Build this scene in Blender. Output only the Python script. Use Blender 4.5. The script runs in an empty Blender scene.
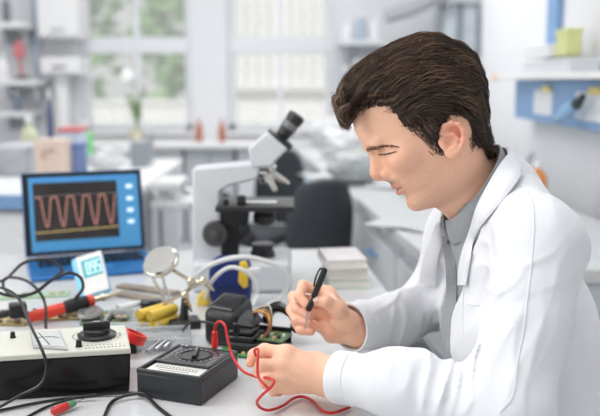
import bpy, bmesh, math, random
import numpy as np
from mathutils import Vector, Matrix
from mathutils.bvhtree import BVHTree
random.seed(7); np.random.seed(7)
sc = bpy.context.scene
COL = sc.collection
R = math.radians
# ------------------------------------------------------------------ camera
F = 833.0
PITCH = math.atan((208-80)/F)
CAMZ = 1.25
cp, sp = math.cos(PITCH), math.sin(PITCH)
CR = np.array((1.,0,0)); CU = np.array((0,sp,cp)); CF = np.array((0,cp,-sp)); CO = np.array((0,0,CAMZ))
def ray(px,py): return CF + CR*(px-300)/F + CU*(208-py)/F
def W(px,py,Y):
    d = ray(px,py); return CO + d*(Y/d[1])
def T(px,py,z=0.75):
    d = ray(px,py); return CO + d*((z-CAMZ)/d[2])
def pix(p):
    v = np.asarray(p)-CO; k = v@CF
    return 300+F*(v@CR)/k, 208-F*(v@CU)/k
cam = bpy.data.cameras.new('camera'); camo = bpy.data.objects.new('camera', cam); COL.objects.link(camo)
camo.location = (0,0,CAMZ); camo.rotation_euler = (math.pi/2-PITCH,0,0)
cam.lens = 50; cam.sensor_width = 36; cam.clip_start = 0.05; cam.clip_end = 200
cam.dof.use_dof = True; cam.dof.focus_distance = 1.30; cam.dof.aperture_fstop = 3.0
sc.camera = camo
sc.view_settings.view_transform = 'Standard'; sc.view_settings.look = 'None'; sc.view_settings.gamma = 1
sc.view_settings.use_curve_mapping = False
# ------------------------------------------------------------------ materials
def lin(c):
    out = []
    for v in c[:3]:
        v = v/255.0
        out.append(v/12.92 if v <= 0.04045 else ((v+0.055)/1.055)**2.4)
    return tuple(out)+(1,)
MATS = {}
def mat(name, rgb, rough=.5, metal=0., var=.06, scale=30., bump=0., bscale=200., trans=0., emit=0., sss=0., coat=0., spec=.5, alpha=1., sheen=0.):
    if name in MATS: return MATS[name]
    m = bpy.data.materials.new(name); m.use_nodes = True
    nt = m.node_tree; b = nt.nodes['Principled BSDF']
    tc = nt.nodes.new('ShaderNodeTexCoord')
    n = nt.nodes.new('ShaderNodeTexNoise'); n.inputs['Scale'].default_value = scale; n.inputs['Detail'].default_value = 3
    nt.links.new(tc.outputs['Object'], n.inputs['Vector'])
    r = nt.nodes.new('ShaderNodeValToRGB'); l = lin(rgb)
    r.color_ramp.elements[0].position = .3; r.color_ramp.elements[1].position = .7
    r.color_ramp.elements[0].color = tuple(max(0,x*(1-var)) for x in l[:3])+(1,)
    r.color_ramp.elements[1].color = tuple(min(1,x*(1+var)) for x in l[:3])+(1,)
    nt.links.new(n.outputs['Fac'], r.inputs['Fac'])
    nt.links.new(r.outputs['Color'], b.inputs['Base Color'])
    b.inputs['Roughness'].default_value = rough; b.inputs['Metallic'].default_value = metal
    b.inputs['Specular IOR Level'].default_value = spec
    b.inputs['Transmission Weight'].default_value = trans
    b.inputs['Coat Weight'].default_value = coat
    b.inputs['Alpha'].default_value = alpha
    b.inputs['Sheen Weight'].default_value = sheen
    if sss:
        b.inputs['Subsurface Weight'].default_value = sss; b.inputs['Subsurface Radius'].default_value = (.01,.004,.002); b.inputs['Subsurface Scale'].default_value = 1
    if emit:
        nt.links.new(r.outputs['Color'], b.inputs['Emission Color']); b.inputs['Emission Strength'].default_value = emit
    if bump:
        n2 = nt.nodes.new('ShaderNodeTexNoise'); n2.inputs['Scale'].default_value = bscale; n2.inputs['Detail'].default_value = 4
        nt.links.new(tc.outputs['Object'], n2.inputs['Vector'])
        bp = nt.nodes.new('ShaderNodeBump'); bp.inputs['Strength'].default_value = bump; bp.inputs['Distance'].default_value = .002
        nt.links.new(n2.outputs['Fac'], bp.inputs['Height']); nt.links.new(bp.outputs['Normal'], b.inputs['Normal'])
    MATS[name] = m
    return m
# ------------------------------------------------------------------ objects
def tag(o, label=None, cat=None, group=None, kind=None):
    if label: o['label'] = label
    if cat: o['category'] = cat
    if group: o['group'] = group
    if kind: o['kind'] = kind
    return o
ROOT = {}
def thing(name, label, cat, loc, group=None):
    o = bpy.data.objects.new(name, None); COL.objects.link(o)
    o.empty_display_size = .02
    o.location = tuple(loc); tag(o, label, cat, group)
    ROOT[o.name] = np.array(loc, float)
    return o
def mesh_obj(name, V, Fc, material, parent=None, loc=None, smooth=True, angle=35, kind=None):
    V = np.asarray(V, float)
    off = np.zeros(3)
    if parent is not None: off = ROOT[parent.name]
    elif loc is not None: off = np.array(loc, float)
    me = bpy.data.meshes.new(name)
    me.from_pydata((V-off).tolist(), [], [tuple(int(i) for i in f) for f in Fc] if not isinstance(Fc, np.ndarray) else Fc.tolist())
    me.update()
    bm = bmesh.new(); bm.from_mesh(me); bmesh.ops.recalc_face_normals(bm, faces=bm.faces); bm.to_mesh(me); bm.free()
    if smooth:
        me.shade_smooth()
        if angle is not None: me.set_sharp_from_angle(angle=R(angle))
    mats = material if isinstance(material, (list,tuple)) else [material]
    for m in mats: me.materials.append(m)
    o = bpy.data.objects.new(name, me); COL.objects.link(o)
    if parent is not None:
        o.parent = parent; ROOT[o.name] = off
    else:
        o.location = tuple(off); ROOT[o.name] = off
    if kind: o['kind'] = kind
    return o
def rotz(a):
    c, s = math.cos(a), math.sin(a); return np.array(((c,-s,0),(s,c,0),(0,0,1.)))
def frame_to(d):
    d = np.asarray(d,float); d = d/np.linalg.norm(d)
    a = np.array((0,0,1.)) if abs(d[2])<.9 else np.array((1.,0,0))
    x = np.cross(a,d); x /= np.linalg.norm(x); y = np.cross(d,x)
    return np.stack((x,y,d),1)     # columns: x y d
class MB:
    def __init__(s): s.v=[]; s.f=[]
    def add(s, V, Fc):
        b = len(s.v); s.v.extend([tuple(map(float,p)) for p in V]); s.f.extend([tuple(b+int(i) for i in f) for f in Fc]); return s
    def box(s, c, size, rot=None):
        hx,hy,hz = [x/2 for x in size]
        P = np.array([(x,y,z) for x in(-hx,hx) for y in(-hy,hy) for z in(-hz,hz)])
        if rot is not None: P = P@np.asarray(rot).T
        P = P+np.asarray(c,float)
        return s.add(P, [(0,1,3,2),(4,6,7,5),(0,4,5,1),(2,3,7,6),(0,2,6,4),(1,5,7,3)])
    def hull8(s, bottom, top):
        n=len(bottom); P=list(bottom)+list(top)
        fs=[tuple(range(n))[::-1], tuple(range(n,2*n))]+[(i,(i+1)%n,n+(i+1)%n,n+i) for i in range(n)]
        return s.add(P,fs)
    def prism(s, poly, o, u, v, w):     # poly (a,b) list -> o+a*u+b*v, extruded by w
        o,u,v,w=[np.asarray(k,float) for k in (o,u,v,w)]
        bt=[o+a*u+b*v for a,b in poly]; return s.hull8(bt,[p+w for p in bt])
    def tube(s, pts, r, n=8, caps=True, res=0):
        P=np.asarray(pts,float)
        if res: P=spline(P,res)
        m=len(P); rr=np.full(m,r) if np.isscalar(r) else np.interp(np.linspace(0,1,m),np.linspace(0,1,len(r)),r)
        t=np.gradient(P,axis=0); t/= (np.linalg.norm(t,axis=1,keepdims=True)+1e-12)
        fr=frame_to(t[0]); x=fr[:,0]
        V=[]
        for i in range(m):
            x=x-t[i]*(x@t[i]); x/=np.linalg.norm(x)+1e-12; y=np.cross(t[i],x)
            for k in range(n):
                a=2*math.pi*k/n; V.append(P[i]+rr[i]*(math.cos(a)*x+math.sin(a)*y))
        Fc=[(i*n+k,i*n+(k+1)%n,(i+1)*n+(k+1)%n,(i+1)*n+k) for i in range(m-1) for k in range(n)]
        if caps: Fc+= [tuple(range(n))[::-1], tuple((m-1)*n+k for k in range(n))]
        return s.add(V,Fc)
    def cyl(s, a, b, r, r2=None, n=20):
        r2 = r if r2 is None else r2
        return s.tube([a,b],[r,r2],n)
    def lathe(s, prof, o, axis=(0,0,1), n=24):   # prof: (radius, height)
        fr=frame_to(axis); o=np.asarray(o,float); V=[];m=len(prof)
        for r,h in prof:
            for k in range(n):
                a=2*math.pi*k/n; V.append(o+fr[:,0]*r*math.cos(a)+fr[:,1]*r*math.sin(a)+fr[:,2]*h)
        Fc=[(i*n+k,i*n+(k+1)%n,(i+1)*n+(k+1)%n,(i+1)*n+k) for i in range(m-1) for k in range(n)]
        if prof[0][0]>1e-5: Fc.append(tuple(range(n))[::-1])
        if prof[-1][0]>1e-5: Fc.append(tuple((m-1)*n+k for k in range(n)))
        return s.add(V,Fc)
    def ring(s, o, axis, R0, r, n=28, k=10, sx=1., sy=1.):
        fr=frame_to(axis); o=np.asarray(o,float)
        V=[o+fr[:,0]*(R0*sx+r*math.cos(b))*math.cos(a)+fr[:,1]*(R0*sy+r*math.cos(b))*math.sin(a)+fr[:,2]*r*math.sin(b)
           for a in np.linspace(0,2*math.pi,n,endpoint=False) for b in np.linspace(0,2*math.pi,k,endpoint=False)]
        return s.add(V,[(i*k+j,i*k+(j+1)%k,((i+1)%n)*k+(j+1)%k,((i+1)%n)*k+j) for i in range(n) for j in range(k)])
    def ell(s, c, rad, rot=None, nu=20, nv=12):
        V=[];c=np.asarray(c,float)
        for j in range(nv+1):
            t=math.pi*j/nv
            for i in range(nu):
                a=2*math.pi*i/nu; V.append((math.sin(t)*math.cos(a),math.sin(t)*math.sin(a),math.cos(t)))
        V=np.array(V)*np.asarray(rad)
        if rot is not None: V=V@np.asarray(rot).T
        return s.add(V+c,[(j*nu+i,j*nu+(i+1)%nu,(j+1)*nu+(i+1)%nu,(j+1)*nu+i) for j in range(nv) for i in range(nu)])
    def sheet(s, G, nrm, th):       # G grid (a,b,3) of outer points, nrm same shape, solid of thickness th
        a,b,_=G.shape; V=np.concatenate((G.reshape(-1,3),(G-nrm*th).reshape(-1,3))); N=a*b; Fc=[]
        for i in range(a-1):
            for j in range(b-1):
                q=(i*b+j,(i+1)*b+j,(i+1)*b+j+1,i*b+j+1); Fc.append(q); Fc.append(tuple(N+x for x in q[::-1]))
        for i in range(a-1):
            Fc.append((i*b,i*b+N,(i+1)*b+N,(i+1)*b)); Fc.append((i*b+b-1,(i+1)*b+b-1,(i+1)*b+b-1+N,i*b+b-1+N))
        for j in range(b-1):
            Fc.append((j,j+1,j+1+N,j+N)); e=(a-1)*b; Fc.append((e+j,e+j+N,e+j+1+N,e+j+1))
        return s.add(V,Fc)
    def build(s, name, material, parent=None, loc=None, bevel=0, seg=2, smooth=True, angle=35, kind=None):
        if parent is None and loc is None:
            A=np.array(s.v); loc=((A[:,0].min()+A[:,0].max())/2,(A[:,1].min()+A[:,1].max())/2,A[:,2].min())
        o = mesh_obj(name, s.v, s.f, material, parent, loc, smooth, angle, kind)
        if bevel:
            md=o.modifiers.new('bevel','BEVEL'); md.width=bevel; md.segments=seg; md.limit_method='ANGLE'; md.angle_limit=R(40)
        return o
def spline(P, res):
    P=np.asarray(P,float); n=len(P)
    Q=np.vstack((2*P[0]-P[1],P,2*P[-1]-P[-2])); out=[]
    for i in range(n-1):
        p0,p1,p2,p3=Q[i:i+4]
        for t in np.linspace(0,1,res,endpoint=False):
            out.append(.5*((2*p1)+(-p0+p2)*t+(2*p0-5*p1+4*p2-p3)*t*t+(-p0+3*p1-3*p2+p3)*t**3))
    out.append(P[-1]); return np.array(out)
def one(name, mb, material, label, cat, group=None, **k):
    return tag(mb.build(name, material, **k), label, cat, group)
def dup(root, loc, rz=None, label=None):
    r=root.copy(); COL.objects.link(r); r.location=tuple(loc)
    if rz is not None: r.rotation_euler=(0,0,rz)
    if label: r['label']=label
    for ch in list(root.children):
        c=ch.copy(); COL.objects.link(c); c.parent=r
        for g in list(ch.children):
            d=g.copy(); COL.objects.link(d); d.parent=c
    return r
# ------------------------------------------------------------------ noise and implicit surfaces
def _h(ix,iy,iz):
    n=(ix*374761393+iy*668265263+iz*2147483647*3+1013904223)&0xffffffff
    n=((n^(n>>13))*1274126177)&0xffffffff
    return ((n^(n>>16))&0xffff)/65535.0
def vnoise(P):
    P=np.asarray(P,float); i=np.floor(P).astype(np.int64); f=P-i; u=f*f*(3-2*f); r=0
    for dx in (0,1):
        for dy in (0,1):
            for dz in (0,1):
                w=(u[:,0] if dx else 1-u[:,0])*(u[:,1] if dy else 1-u[:,1])*(u[:,2] if dz else 1-u[:,2])
                r=r+w*_h(i[:,0]+dx,i[:,1]+dy,i[:,2]+dz)
    return r*2-1
def fbm(P,o=3):
    r=0;a=1.
    for k in range(o): r=r+a*vnoise(P*(2**k)+17.3*k); a*=.5
    return r
def smin(a,b,k):
    if k<=0: return np.minimum(a,b)
    h=np.maximum(k-np.abs(a-b),0)/k; return np.minimum(a,b)-h*h*k*.25
def smax(a,b,k): return -smin(-a,-b,k)
def sstep(a,b,x):
    t=np.clip((x-a)/(b-a),0,1); return t*t*(3-2*t)
def d_cone(P,a,b,ra,rb):
    a=np.asarray(a);b=np.asarray(b);ab=b-a; t=np.clip(((P-a)@ab)/(ab@ab+1e-12),0,1)
    return np.linalg.norm(P-a-t[:,None]*ab,axis=1)-(ra+(rb-ra)*t)
def d_ell(P,c,rad,M=None):     # M rows: axes
    q=P-np.asarray(c)
    if M is not None: q=q@np.asarray(M).T
    rad=np.asarray(rad); k0=np.linalg.norm(q/rad,axis=1); k1=np.linalg.norm(q/(rad*rad),axis=1)
    return k0*(k0-1)/(k1+1e-9)
class SDF:
    def __init__(s): s.p=[]
    def cone(s,a,b,ra,rb,k=.01,op='u'):
        a=np.asarray(a,float);b=np.asarray(b,float)
        s.p.append((lambda P:d_cone(P,a,b,ra,rb),(a+b)/2,np.linalg.norm(b-a)/2+max(ra,rb),k,op)); return s
    def chain(s,pts,rs,k=.006,op='u'):
        for i in range(len(pts)-1): s.cone(pts[i],pts[i+1],rs[i],rs[i+1],k,op)
        return s
    def ell(s,c,rad,M=None,k=.01,op='u'):
        c=np.asarray(c,float)
        s.p.append((lambda P:d_ell(P,c,rad,M),c,max(rad),k,op)); return s
    def fn(s,f,c,r,k=.01,op='u'):
        s.p.append((f,np.asarray(c,float),r,k,op)); return s
    def __call__(s,P,c=None,br=None):
        d=np.full(len(P),.5)
        for f,pc,pr,k,op in s.p:
            if c is not None and np.linalg.norm(pc-c)>pr+br+k+.02: continue
            e=f(P)
            if op=='u': d=smin(d,e,k)
            elif op=='s': d=smax(d,-e,k)
            else: d=smax(d,e,k)
        return d
def surface(func, lo, hi, h, nb=32):
    lo=np.asarray(lo,float); hi=np.asarray(hi,float)
    n=np.ceil((hi-lo)/h/nb).astype(int)*nb+2; NY,NZ=int(n[1]+4),int(n[2]+4)
    ids=[];vs=[];qs=[]
    br=nb*h*.87
    g=np.arange(nb+1)
    GX,GY,GZ=np.meshgrid(g,g,g,indexing='ij'); base=np.stack((GX,GY,GZ),-1).reshape(-1,3)
    offs=np.array([(x,y,z) for x in(0,1) for y in(0,1) for z in(0,1)])
    for bx in range(0,n[0],nb):
        for by in range(0,n[1],nb):
            for bz in range(0,n[2],nb):
                o=np.array((bx,by,bz)); c=lo+(o+nb/2)*h
                if abs(func(c[None],c,br)[0])>br*1.5+.03: continue
                D=func(lo+(base+o)*h,c,br).reshape(nb+1,nb+1,nb+1); S=D<0
                if S.all() or not S.any(): continue
                # vertices
                acc=np.zeros((nb,nb,nb,3)); cnt=np.zeros((nb,nb,nb))
                for i,a in enumerate(offs):
                    for ax in range(3):
                        if a[ax]: continue
                        b=a.copy(); b[ax]=1
                        da=D[a[0]:a[0]+nb,a[1]:a[1]+nb,a[2]:a[2]+nb]; db=D[b[0]:b[0]+nb,b[1]:b[1]+nb,b[2]:b[2]+nb]
                        x=(da<0)!=(db<0); t=np.where(x,da/np.where(x,da-db,1),0)
                        for k in range(3): acc[...,k]+=np.where(x,(a[k]+(t if k==ax else 0)),0)
                        cnt+=x
                I=np.argwhere(cnt>0)
                if len(I)==0: continue
                p=acc[I[:,0],I[:,1],I[:,2]]/cnt[I[:,0],I[:,1],I[:,2]][:,None]
                gi=I+o+2; ids.append((gi[:,0]*NY+gi[:,1])*NZ+gi[:,2]); vs.append(lo+(I+o+p)*h)
                st=(NY*NZ,NZ,1)
                for ax in range(3):
                    A=S[:nb,:nb,:nb]; B=[S[1:,:nb,:nb],S[:nb,1:,:nb],S[:nb,:nb,1:]][ax]
                    E=np.argwhere(A!=B); 
                    if len(E)==0: continue
                    fl=A[E[:,0],E[:,1],E[:,2]]; ge=E+o+2; e=(ge[:,0]*NY+ge[:,1])*NZ+ge[:,2]
                    u,v=st[(ax+1)%3],st[(ax+2)%3]
                    q=np.stack((e,e-u,e-u-v,e-v),1); q[~fl]=q[~fl][:,::-1]; qs.append(q)
    ids=np.concatenate(ids); vs=np.concatenate(vs); qs=np.concatenate(qs)
    od=np.argsort(ids); ids=ids[od]; vs=vs[od]
    ix=np.searchsorted(ids,qs); ix=np.minimum(ix,len(ids)-1); ok=(ids[ix]==qs).all(1)
    return vs, ix[ok]
def vnormals(V,Q):
    n=np.cross(V[Q[:,2]]-V[Q[:,0]],V[Q[:,3]]-V[Q[:,1]]); N=np.zeros_like(V)
    for k in range(4): np.add.at(N,Q[:,k],n)
    return N/(np.linalg.norm(N,axis=1,keepdims=True)+1e-12)
def relax(V,Q,it=2,w=.5):
    for _ in range(it):
        A=np.zeros_like(V); c=np.zeros(len(V))
        for k in range(4):
            np.add.at(A,Q[:,k],V[Q[:,(k+1)%4]]+V[Q[:,(k+3)%4]]); np.add.at(c,Q[:,k],2)
        V=V*(1-w)+w*A/np.maximum(c,1)[:,None]
    return V
def fast_obj(name, V, Q, material, parent=None, kind=None, color=None):
    off=ROOT[parent.name] if parent is not None else np.zeros(3)
    me=bpy.data.meshes.new(name); me.from_pydata((V-off).tolist(),[],Q.tolist()); me.update(); me.shade_smooth()
    me.materials.append(material)
    if color is not None:
        at=me.color_attributes.new('Col','FLOAT_COLOR','POINT'); at.data.foreach_set('color',np.hstack((color,np.ones((len(color),1)))).astype(np.float32).ravel())
    o=bpy.data.objects.new(name,me); COL.objects.link(o)
    if parent is not None: o.parent=parent; ROOT[o.name]=off
    if kind: o['kind']=kind
    return o
def attr_mat(name, rough=.5, sss=0., bump=0., bscale=300., spec=.5, aniso=0.):
    m=mat(name,(128,128,128),rough=rough,sss=sss,bump=bump,bscale=bscale,spec=spec)
    nt=m.node_tree; b=nt.nodes['Principled BSDF']; a=nt.nodes.new('ShaderNodeAttribute'); a.attribute_name='Col'
    for l in list(b.inputs['Base Color'].links): nt.links.remove(l)
    nt.links.new(a.outputs['Color'],b.inputs['Base Color']); b.inputs['Anisotropic'].default_value=aniso
    return m
def resamp(L,n):
    P=spline(np.array(L,float),12); d=np.r_[0,np.cumsum(np.linalg.norm(np.diff(P[:,:2],axis=0),axis=1))]
    t=np.linspace(0,d[-1],n); return np.stack([np.interp(t,d,P[:,k]) for k in range(P.shape[1])],1)
# ================================================================== the room
M_wall=mat('wall_paint',(226,227,230),.8,var=.02); M_white=mat('white_laminate',(236,236,236),.35,var=.02)
M_grey=mat('grey_laminate',(196,200,204),.45,var=.03); M_lgrey=mat('pale_grey_paint',(214,217,220),.5,var=.03)
M_blue=mat('blue_paint',(128,164,206),.45,var=.05); M_dark=mat('dark_grey_plastic',(52,56,60),.5,var=.1)
M_black=mat('black_plastic',(22,22,24),.38,var=.1); M_steel=mat('brushed_steel',(190,192,195),.28,metal=1,var=.05)
M_chrome=mat('chrome',(225,222,215),.12,metal=1,var=.02); M_floor=mat('vinyl_floor',(198,200,202),.35,var=.05,scale=6)
M_frame=mat('window_frame_white',(226,228,232),.4,var=.02)
BW=7.0
def struct(name, mb, m, **k): return tag(mb.build(name,m,loc=(0,0,0),**k),kind='structure')
b=MB().box((-.2,4.6,-.05),(7.0,9.6,.1)); struct('floor',b,M_floor)
# back wall with two window openings
xa,xb,xc,xd=[W(p,100,BW)[0] for p in (82,192,228,333)]
zs=W(200,131,BW)[2]; zt=2.55; XL,XR=-3.4,3.0; ZT=2.9
b=MB()
def wb(x0,x1,z0,z1): b.box(((x0+x1)/2,BW+.12,(z0+z1)/2),(x1-x0,.24,z1-z0))
wb(XL,xa,0,ZT); wb(xb,xc,0,ZT); wb(xd,XR,0,ZT); wb(xa,xb,0,zs); wb(xc,xd,0,zs); wb(xa,xb,zt,ZT); wb(xc,xd,zt,ZT)
struct('wall_back',b,M_wall)
b=MB().box((1.26,3.55,1.45),(.12,4.1,2.9)); struct('wall_right',b,M_wall)
b=MB().box((-.2,2.4,2.97),(7.6,9.7,.1)); struct('ceiling',b,M_wall)
M_glass=bpy.data.materials.new('glare_window_glass'); M_glass.use_nodes=True
nt=M_glass.node_tree; nt.nodes.clear()
_o=nt.nodes.new('ShaderNodeOutputMaterial'); _m=nt.nodes.new('ShaderNodeMixShader'); _t=nt.nodes.new('ShaderNodeBsdfTransparent'); _d=nt.nodes.new('ShaderNodeBsdfTranslucent')
_n=nt.nodes.new('ShaderNodeTexNoise'); _n.inputs['Scale'].default_value=3; _r=nt.nodes.new('ShaderNodeMapRange'); _r.inputs['To Min'].default_value=.18; _r.inputs['To Max'].default_value=.30  # translucent white film imitates overexposed glare from outdoors
_d.inputs['Color'].default_value=(.95,.96,.97,1)
nt.links.new(_n.outputs['Fac'],_r.inputs['Value']); nt.links.new(_r.outputs['Result'],_m.inputs['Fac']); nt.links.new(_t.outputs[0],_m.inputs[1]); nt.links.new(_d.outputs[0],_m.inputs[2]); nt.links.new(_m.outputs[0],_o.inputs[0])
za,zb=W(200,53,BW)[2],W(200,37,BW)[2]
for wi,(x0,x1) in enumerate(((xa,xb),(xc,xd))):
    cx=(x0+x1)/2; w=thing('window_%d'%(wi+1),None,None,(cx,BW+.1,zs)); w['kind']='structure'
    f=.055; b=MB()
    b.box((x0+f/2,BW+.1,(zs+zt)/2),(f,.09,zt-zs)); b.box((x1-f/2,BW+.1,(zs+zt)/2),(f,.09,zt-zs))
    b.box((cx,BW+.1,zs+f/2),(x1-x0,.09,f)); b.box((cx,BW+.1,zt-f/2),(x1-x0,.09,f))
    b.box((cx,BW+.09,(za+zb)/2),(x1-x0,.1,zb-za)); b.box((cx,BW+.1,(zs+zt)/2),(.045,.08,zt-zs))
    b.build('frame',M_frame,w,bevel=.006)
    for sx in (-1,1):
        for (z0,z1) in ((zs+f,za),(zb,zt-f)):
            xx=cx+sx*(x1-x0)/4
            MB().box((xx,BW+.12,(z0+z1)/2),((x1-x0)/2-f-.02,.006,z1-z0)).build('pane',M_glass,w)
    MB().box((cx,BW-.04,zs-.015),(x1-x0+.08,.16,.03)).build('sill',M_white,w,bevel=.005)
# outside the windows
M_ext=mat('pale_render',(240,240,236),.8,var=.02); M_batten=mat('pale_batten',(222,222,220),.8,var=.02); M_leaf=mat('leaf_green',(128,166,104),.6,var=.35,scale=4); M_bark=mat('bark',(120,104,88),.9,var=.2)
b=MB().box((-1,18,-.35),(40,20,.1)); struct('ground',b,mat('outdoor_paving',(222,220,212),.9,var=.05))
fx0,fx1=W(215,90,11)[0],W(352,90,11)[0]; fz=W(300,88,11)[2]
fb=thing('building','pale building with vertical batten cladding seen through the window behind the microscope','building',((fx0+fx1)/2,11.2,-.3))
MB().box(((fx0+fx1)/2,11.3,1.85),(fx1-fx0,.3,4.3)).build('wall',M_ext,fb)
b=MB()
for px in np.arange(222,350,11.3): x=W(px,80,11)[0]; b.box((x,11.12,fz+1.4),(.035,.06,2.8))
b.build('batten_cladding',M_batten,fb)
MB().box(((fx0+fx1)/2,11.1,fz),(fx1-fx0,.12,.06)).build('ledge',M_batten,fb)
one('garden_wall',MB().box((-2.3,10.6,.3),(3.0,.2,1.32)).box((-2.3,10.6,.98),(3.06,.26,.05)),M_ext,'low pale garden wall seen through the window behind the laptop','wall')
def tree(x,y,h,wd,seed,label):
    rs=np.random.RandomState(seed); t=thing('tree',label,'tree',(x,y,-.3),'trees outside the left window')
    MB().tube([(x,y,-.3),(x+.05,y,h*.4),(x,y+.05,h*.8)],[.12,.09,.04],8).build('trunk',M_bark,t)
    b=MB(); n=520
    for i in range(n):
        d=rs.normal(size=3); d/=np.linalg.norm(d); rr=rs.rand()**.4
        p=np.array((x,y,h*.62))+d*rr*np.array((wd,wd*.7,h*.5)); s=.1+.1*rs.rand()
        Mx=frame_to(rs.normal(size=3)); a,c=Mx[:,0]*s,Mx[:,1]*s*.6
        b.add([p-a,p-c,p+a,p+c,],[(0,1,2,3)])
    b.build('crown',M_leaf,t,smooth=False)
tree(-3.6,13,3.4,.9,1,'leafy green tree outside, left of the window mullion behind the laptop')
tree(-1.65,12.6,3.2,.9,2,'leafy green tree outside, right of the window mullion behind the laptop')
sl=W(128,78,9.0); g=thing('street_lamp','white globe lamp on a post outside the left window','lamp',(sl[0],9.0,-.3))
MB().ell(sl,(.075,.075,.095)).build('globe',mat('opal_globe',(250,250,250),.3,var=0),g)
MB().cyl((sl[0],9,-.3),sl-np.array((0,0,.08)),.02).build('post',M_white,g)
# ---------------- counter under the windows
CZ=.775
cx0,cx1=W(84,140,6.5)[0],W(338,140,6.5)[0]
one('worktop',MB().box(((cx0+cx1)/2,6.65,CZ-.02),(cx1-cx0,.68,.04)),M_white,'white worktop running under the two windows','worktop',bevel=.006)
def cabinet(name,label,cat,x0,x1,y0,y1,z0,z1,m,hm,hz=.8,group=None,doors=1,vert=False):
    c=thing(name,label,cat,((x0+x1)/2,(y0+y1)/2,z0),group)
    MB().box(((x0+x1)/2,(y0+y1)/2,(z0+z1)/2),(x1-x0,y1-y0,z1-z0)).build('body',m,c,bevel=.004)
    n=doors
    for i in range(n):
        a=x0+(x1-x0)*i/n+.008; e=x0+(x1-x0)*(i+1)/n-.008
        d=MB().box(((a+e)/2,y0-.01,(z0+z1)/2),(e-a,.02,z1-z0-.03)).build('door',m,c,bevel=.004)
        zz=z0+(z1-z0)*hz
        MB().tube([((a+e)/2-.05,y0-.02,zz),((a+e)/2-.05,y0-.045,zz),((a+e)/2+.05,y0-.045,zz),((a+e)/2+.05,y0-.02,zz)],.006,8).build('handle',hm,d)
    return c
nx=5; names=['under the left end of the window worktop','under the worktop, second from its left end','under the middle of the window worktop','under the worktop, behind the microscope arm','under the right end of the window worktop']
for i in range(nx):
    a=cx0+(cx1-cx0)*i/nx; e=cx0+(cx1-cx0)*(i+1)/nx
    cabinet('base_cabinet',('white' if i%2 else 'pale grey')+' two-door base cabinet '+names[i],'cabinet',a+.01,e-.01,6.4,6.98,0,CZ-.04,M_grey if i%2==0 else M_lgrey,M_steel,.82,'base cabinets under the windows',doors=2)
# things on the window worktop
def bottle(p,r,h,m,label,cat='bottle',group=None,capm=None):
    p=np.asarray(p); t=thing('bottle',label,cat,p,group)
    MB().lathe([(r*.9,0),(r,.01*h/.1),(r,h*.62),(r*.8,h*.72),(r*.38,h*.8),(r*.38,h*.88)],p).build('body',m,t)
    MB().lathe([(r*.45,h*.86),(r*.45,h),(r*.4,h)],p).build('cap',capm or M_white,t)
M_rust=mat('rust_glass',(176,112,92),.4,var=.1)
for px,lab in ((199,'slim rust-brown bottle on the windowsill side of the pier, left one'),(222,'slim rust-brown bottle by the pier, right one')):
    p=W(px,137,6.5); bottle((p[0],6.5,CZ),.03,.17,M_rust,lab,group='rust bottles by the window pier',capm=M_rust)
p=W(137,134,6.55); pl=thing('potted_plant','small potted plant with thin upright stems on the worktop by the left window','plant',(p[0],6.55,CZ))
MB().lathe([(.04,0),(.06,.09),(.055,.09),(.05,.08)],(p[0],6.55,CZ)).build('pot',mat('beige_pot',(212,208,184),.6),pl)
b=MB(); rs=np.random.RandomState(3)
for i in range(9):
    dx,dy=rs.uniform(-.1,.1),rs.uniform(-.04,.04); h=rs.uniform(.2,.42); q=np.array((p[0],6.55,CZ+.07))
    b.tube([q,q+(dx*.4,dy*.4,h*.6),q+(dx,dy,h)],[.006,.004,.002],6)
    for k in range(4):
        e=q+np.array((dx*(.4+.15*k),dy,h*(.55+.12*k))); b.ell(e,(.03,.012,.008),rotz(rs.rand()*6),8,6)
b.build('stems',mat('plant_green',(142,166,120),.6,var=.2),pl)
# ---------------- left side: wall cabinets, shelves
def wx(px,Y): return W(px,100,Y)[0]
def wz(py,Y): return W(300,py,Y)[2]
cabinet('wall_cabinet','upper white wall cabinet left of the window, near the top edge','cabinet',wx(41,6.7),wx(82,6.7),6.7,6.99,wz(38,6.7),wz(-45,6.7),M_white,M_steel,.1)
cabinet('wall_cabinet','small white wall box below the upper wall cabinet, left of the window','cabinet',wx(42,6.7),wx(81,6.7),6.7,6.99,wz(75,6.7),wz(57,6.7),M_white,M_dark,.45)
one('pipe',MB().cyl((wx(39,6.85),6.85,wz(76,6.85)),(wx(39,6.85),6.85,2.6),.022),mat('bluegrey_pipe',(172,184,206),.4),'blue-grey vertical pipe beside the white wall cabinets','pipe')
one('pipe',MB().cyl((wx(62,6.85),6.85,0),(wx(62,6.85),6.85,wz(75,6.7)),.06),M_white,'thick white pipe below the small wall box','pipe')
for py,x1p,lab in ((80,35,'white wall shelf on the left under the red stand lamp'),(22,27,'white wall shelf at upper left, above the red stand lamp'),(112,24,'lowest white wall shelf at the left edge')):
    x0=wx(-14,6.5);x1=wx(x1p,6.5); s=thing('wall_shelf',lab,'shelf',((x0+x1)/2,6.75,wz(py,6.5)),'white wall shelves at left')
    z=wz(py,6.5)
    MB().box(((x0+x1)/2,6.75,z-.02),(x1-x0,.48,.04)).build('board',M_white,s,bevel=.004)
    for fx in (.25,.8): MB().box((x0+(x1-x0)*fx,6.86,z-.1),(.02,.26,.12)).build('bracket',M_grey,s)
z=wz(80,6.5); x=wx(23,6.6)
g=thing('desk_lamp','red stand lamp with black base on the left wall shelf','lamp',(x,6.6,z))
MB().lathe([(.055,0),(.05,.025),(.01,.03)],(x,6.6,z)).build('base',M_black,g); MB().cyl((x,6.6,z+.02),(x-.01,6.6,z+.2),.012).build('pole',mat('dull_red',(196,120,120),.5),g)
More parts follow.
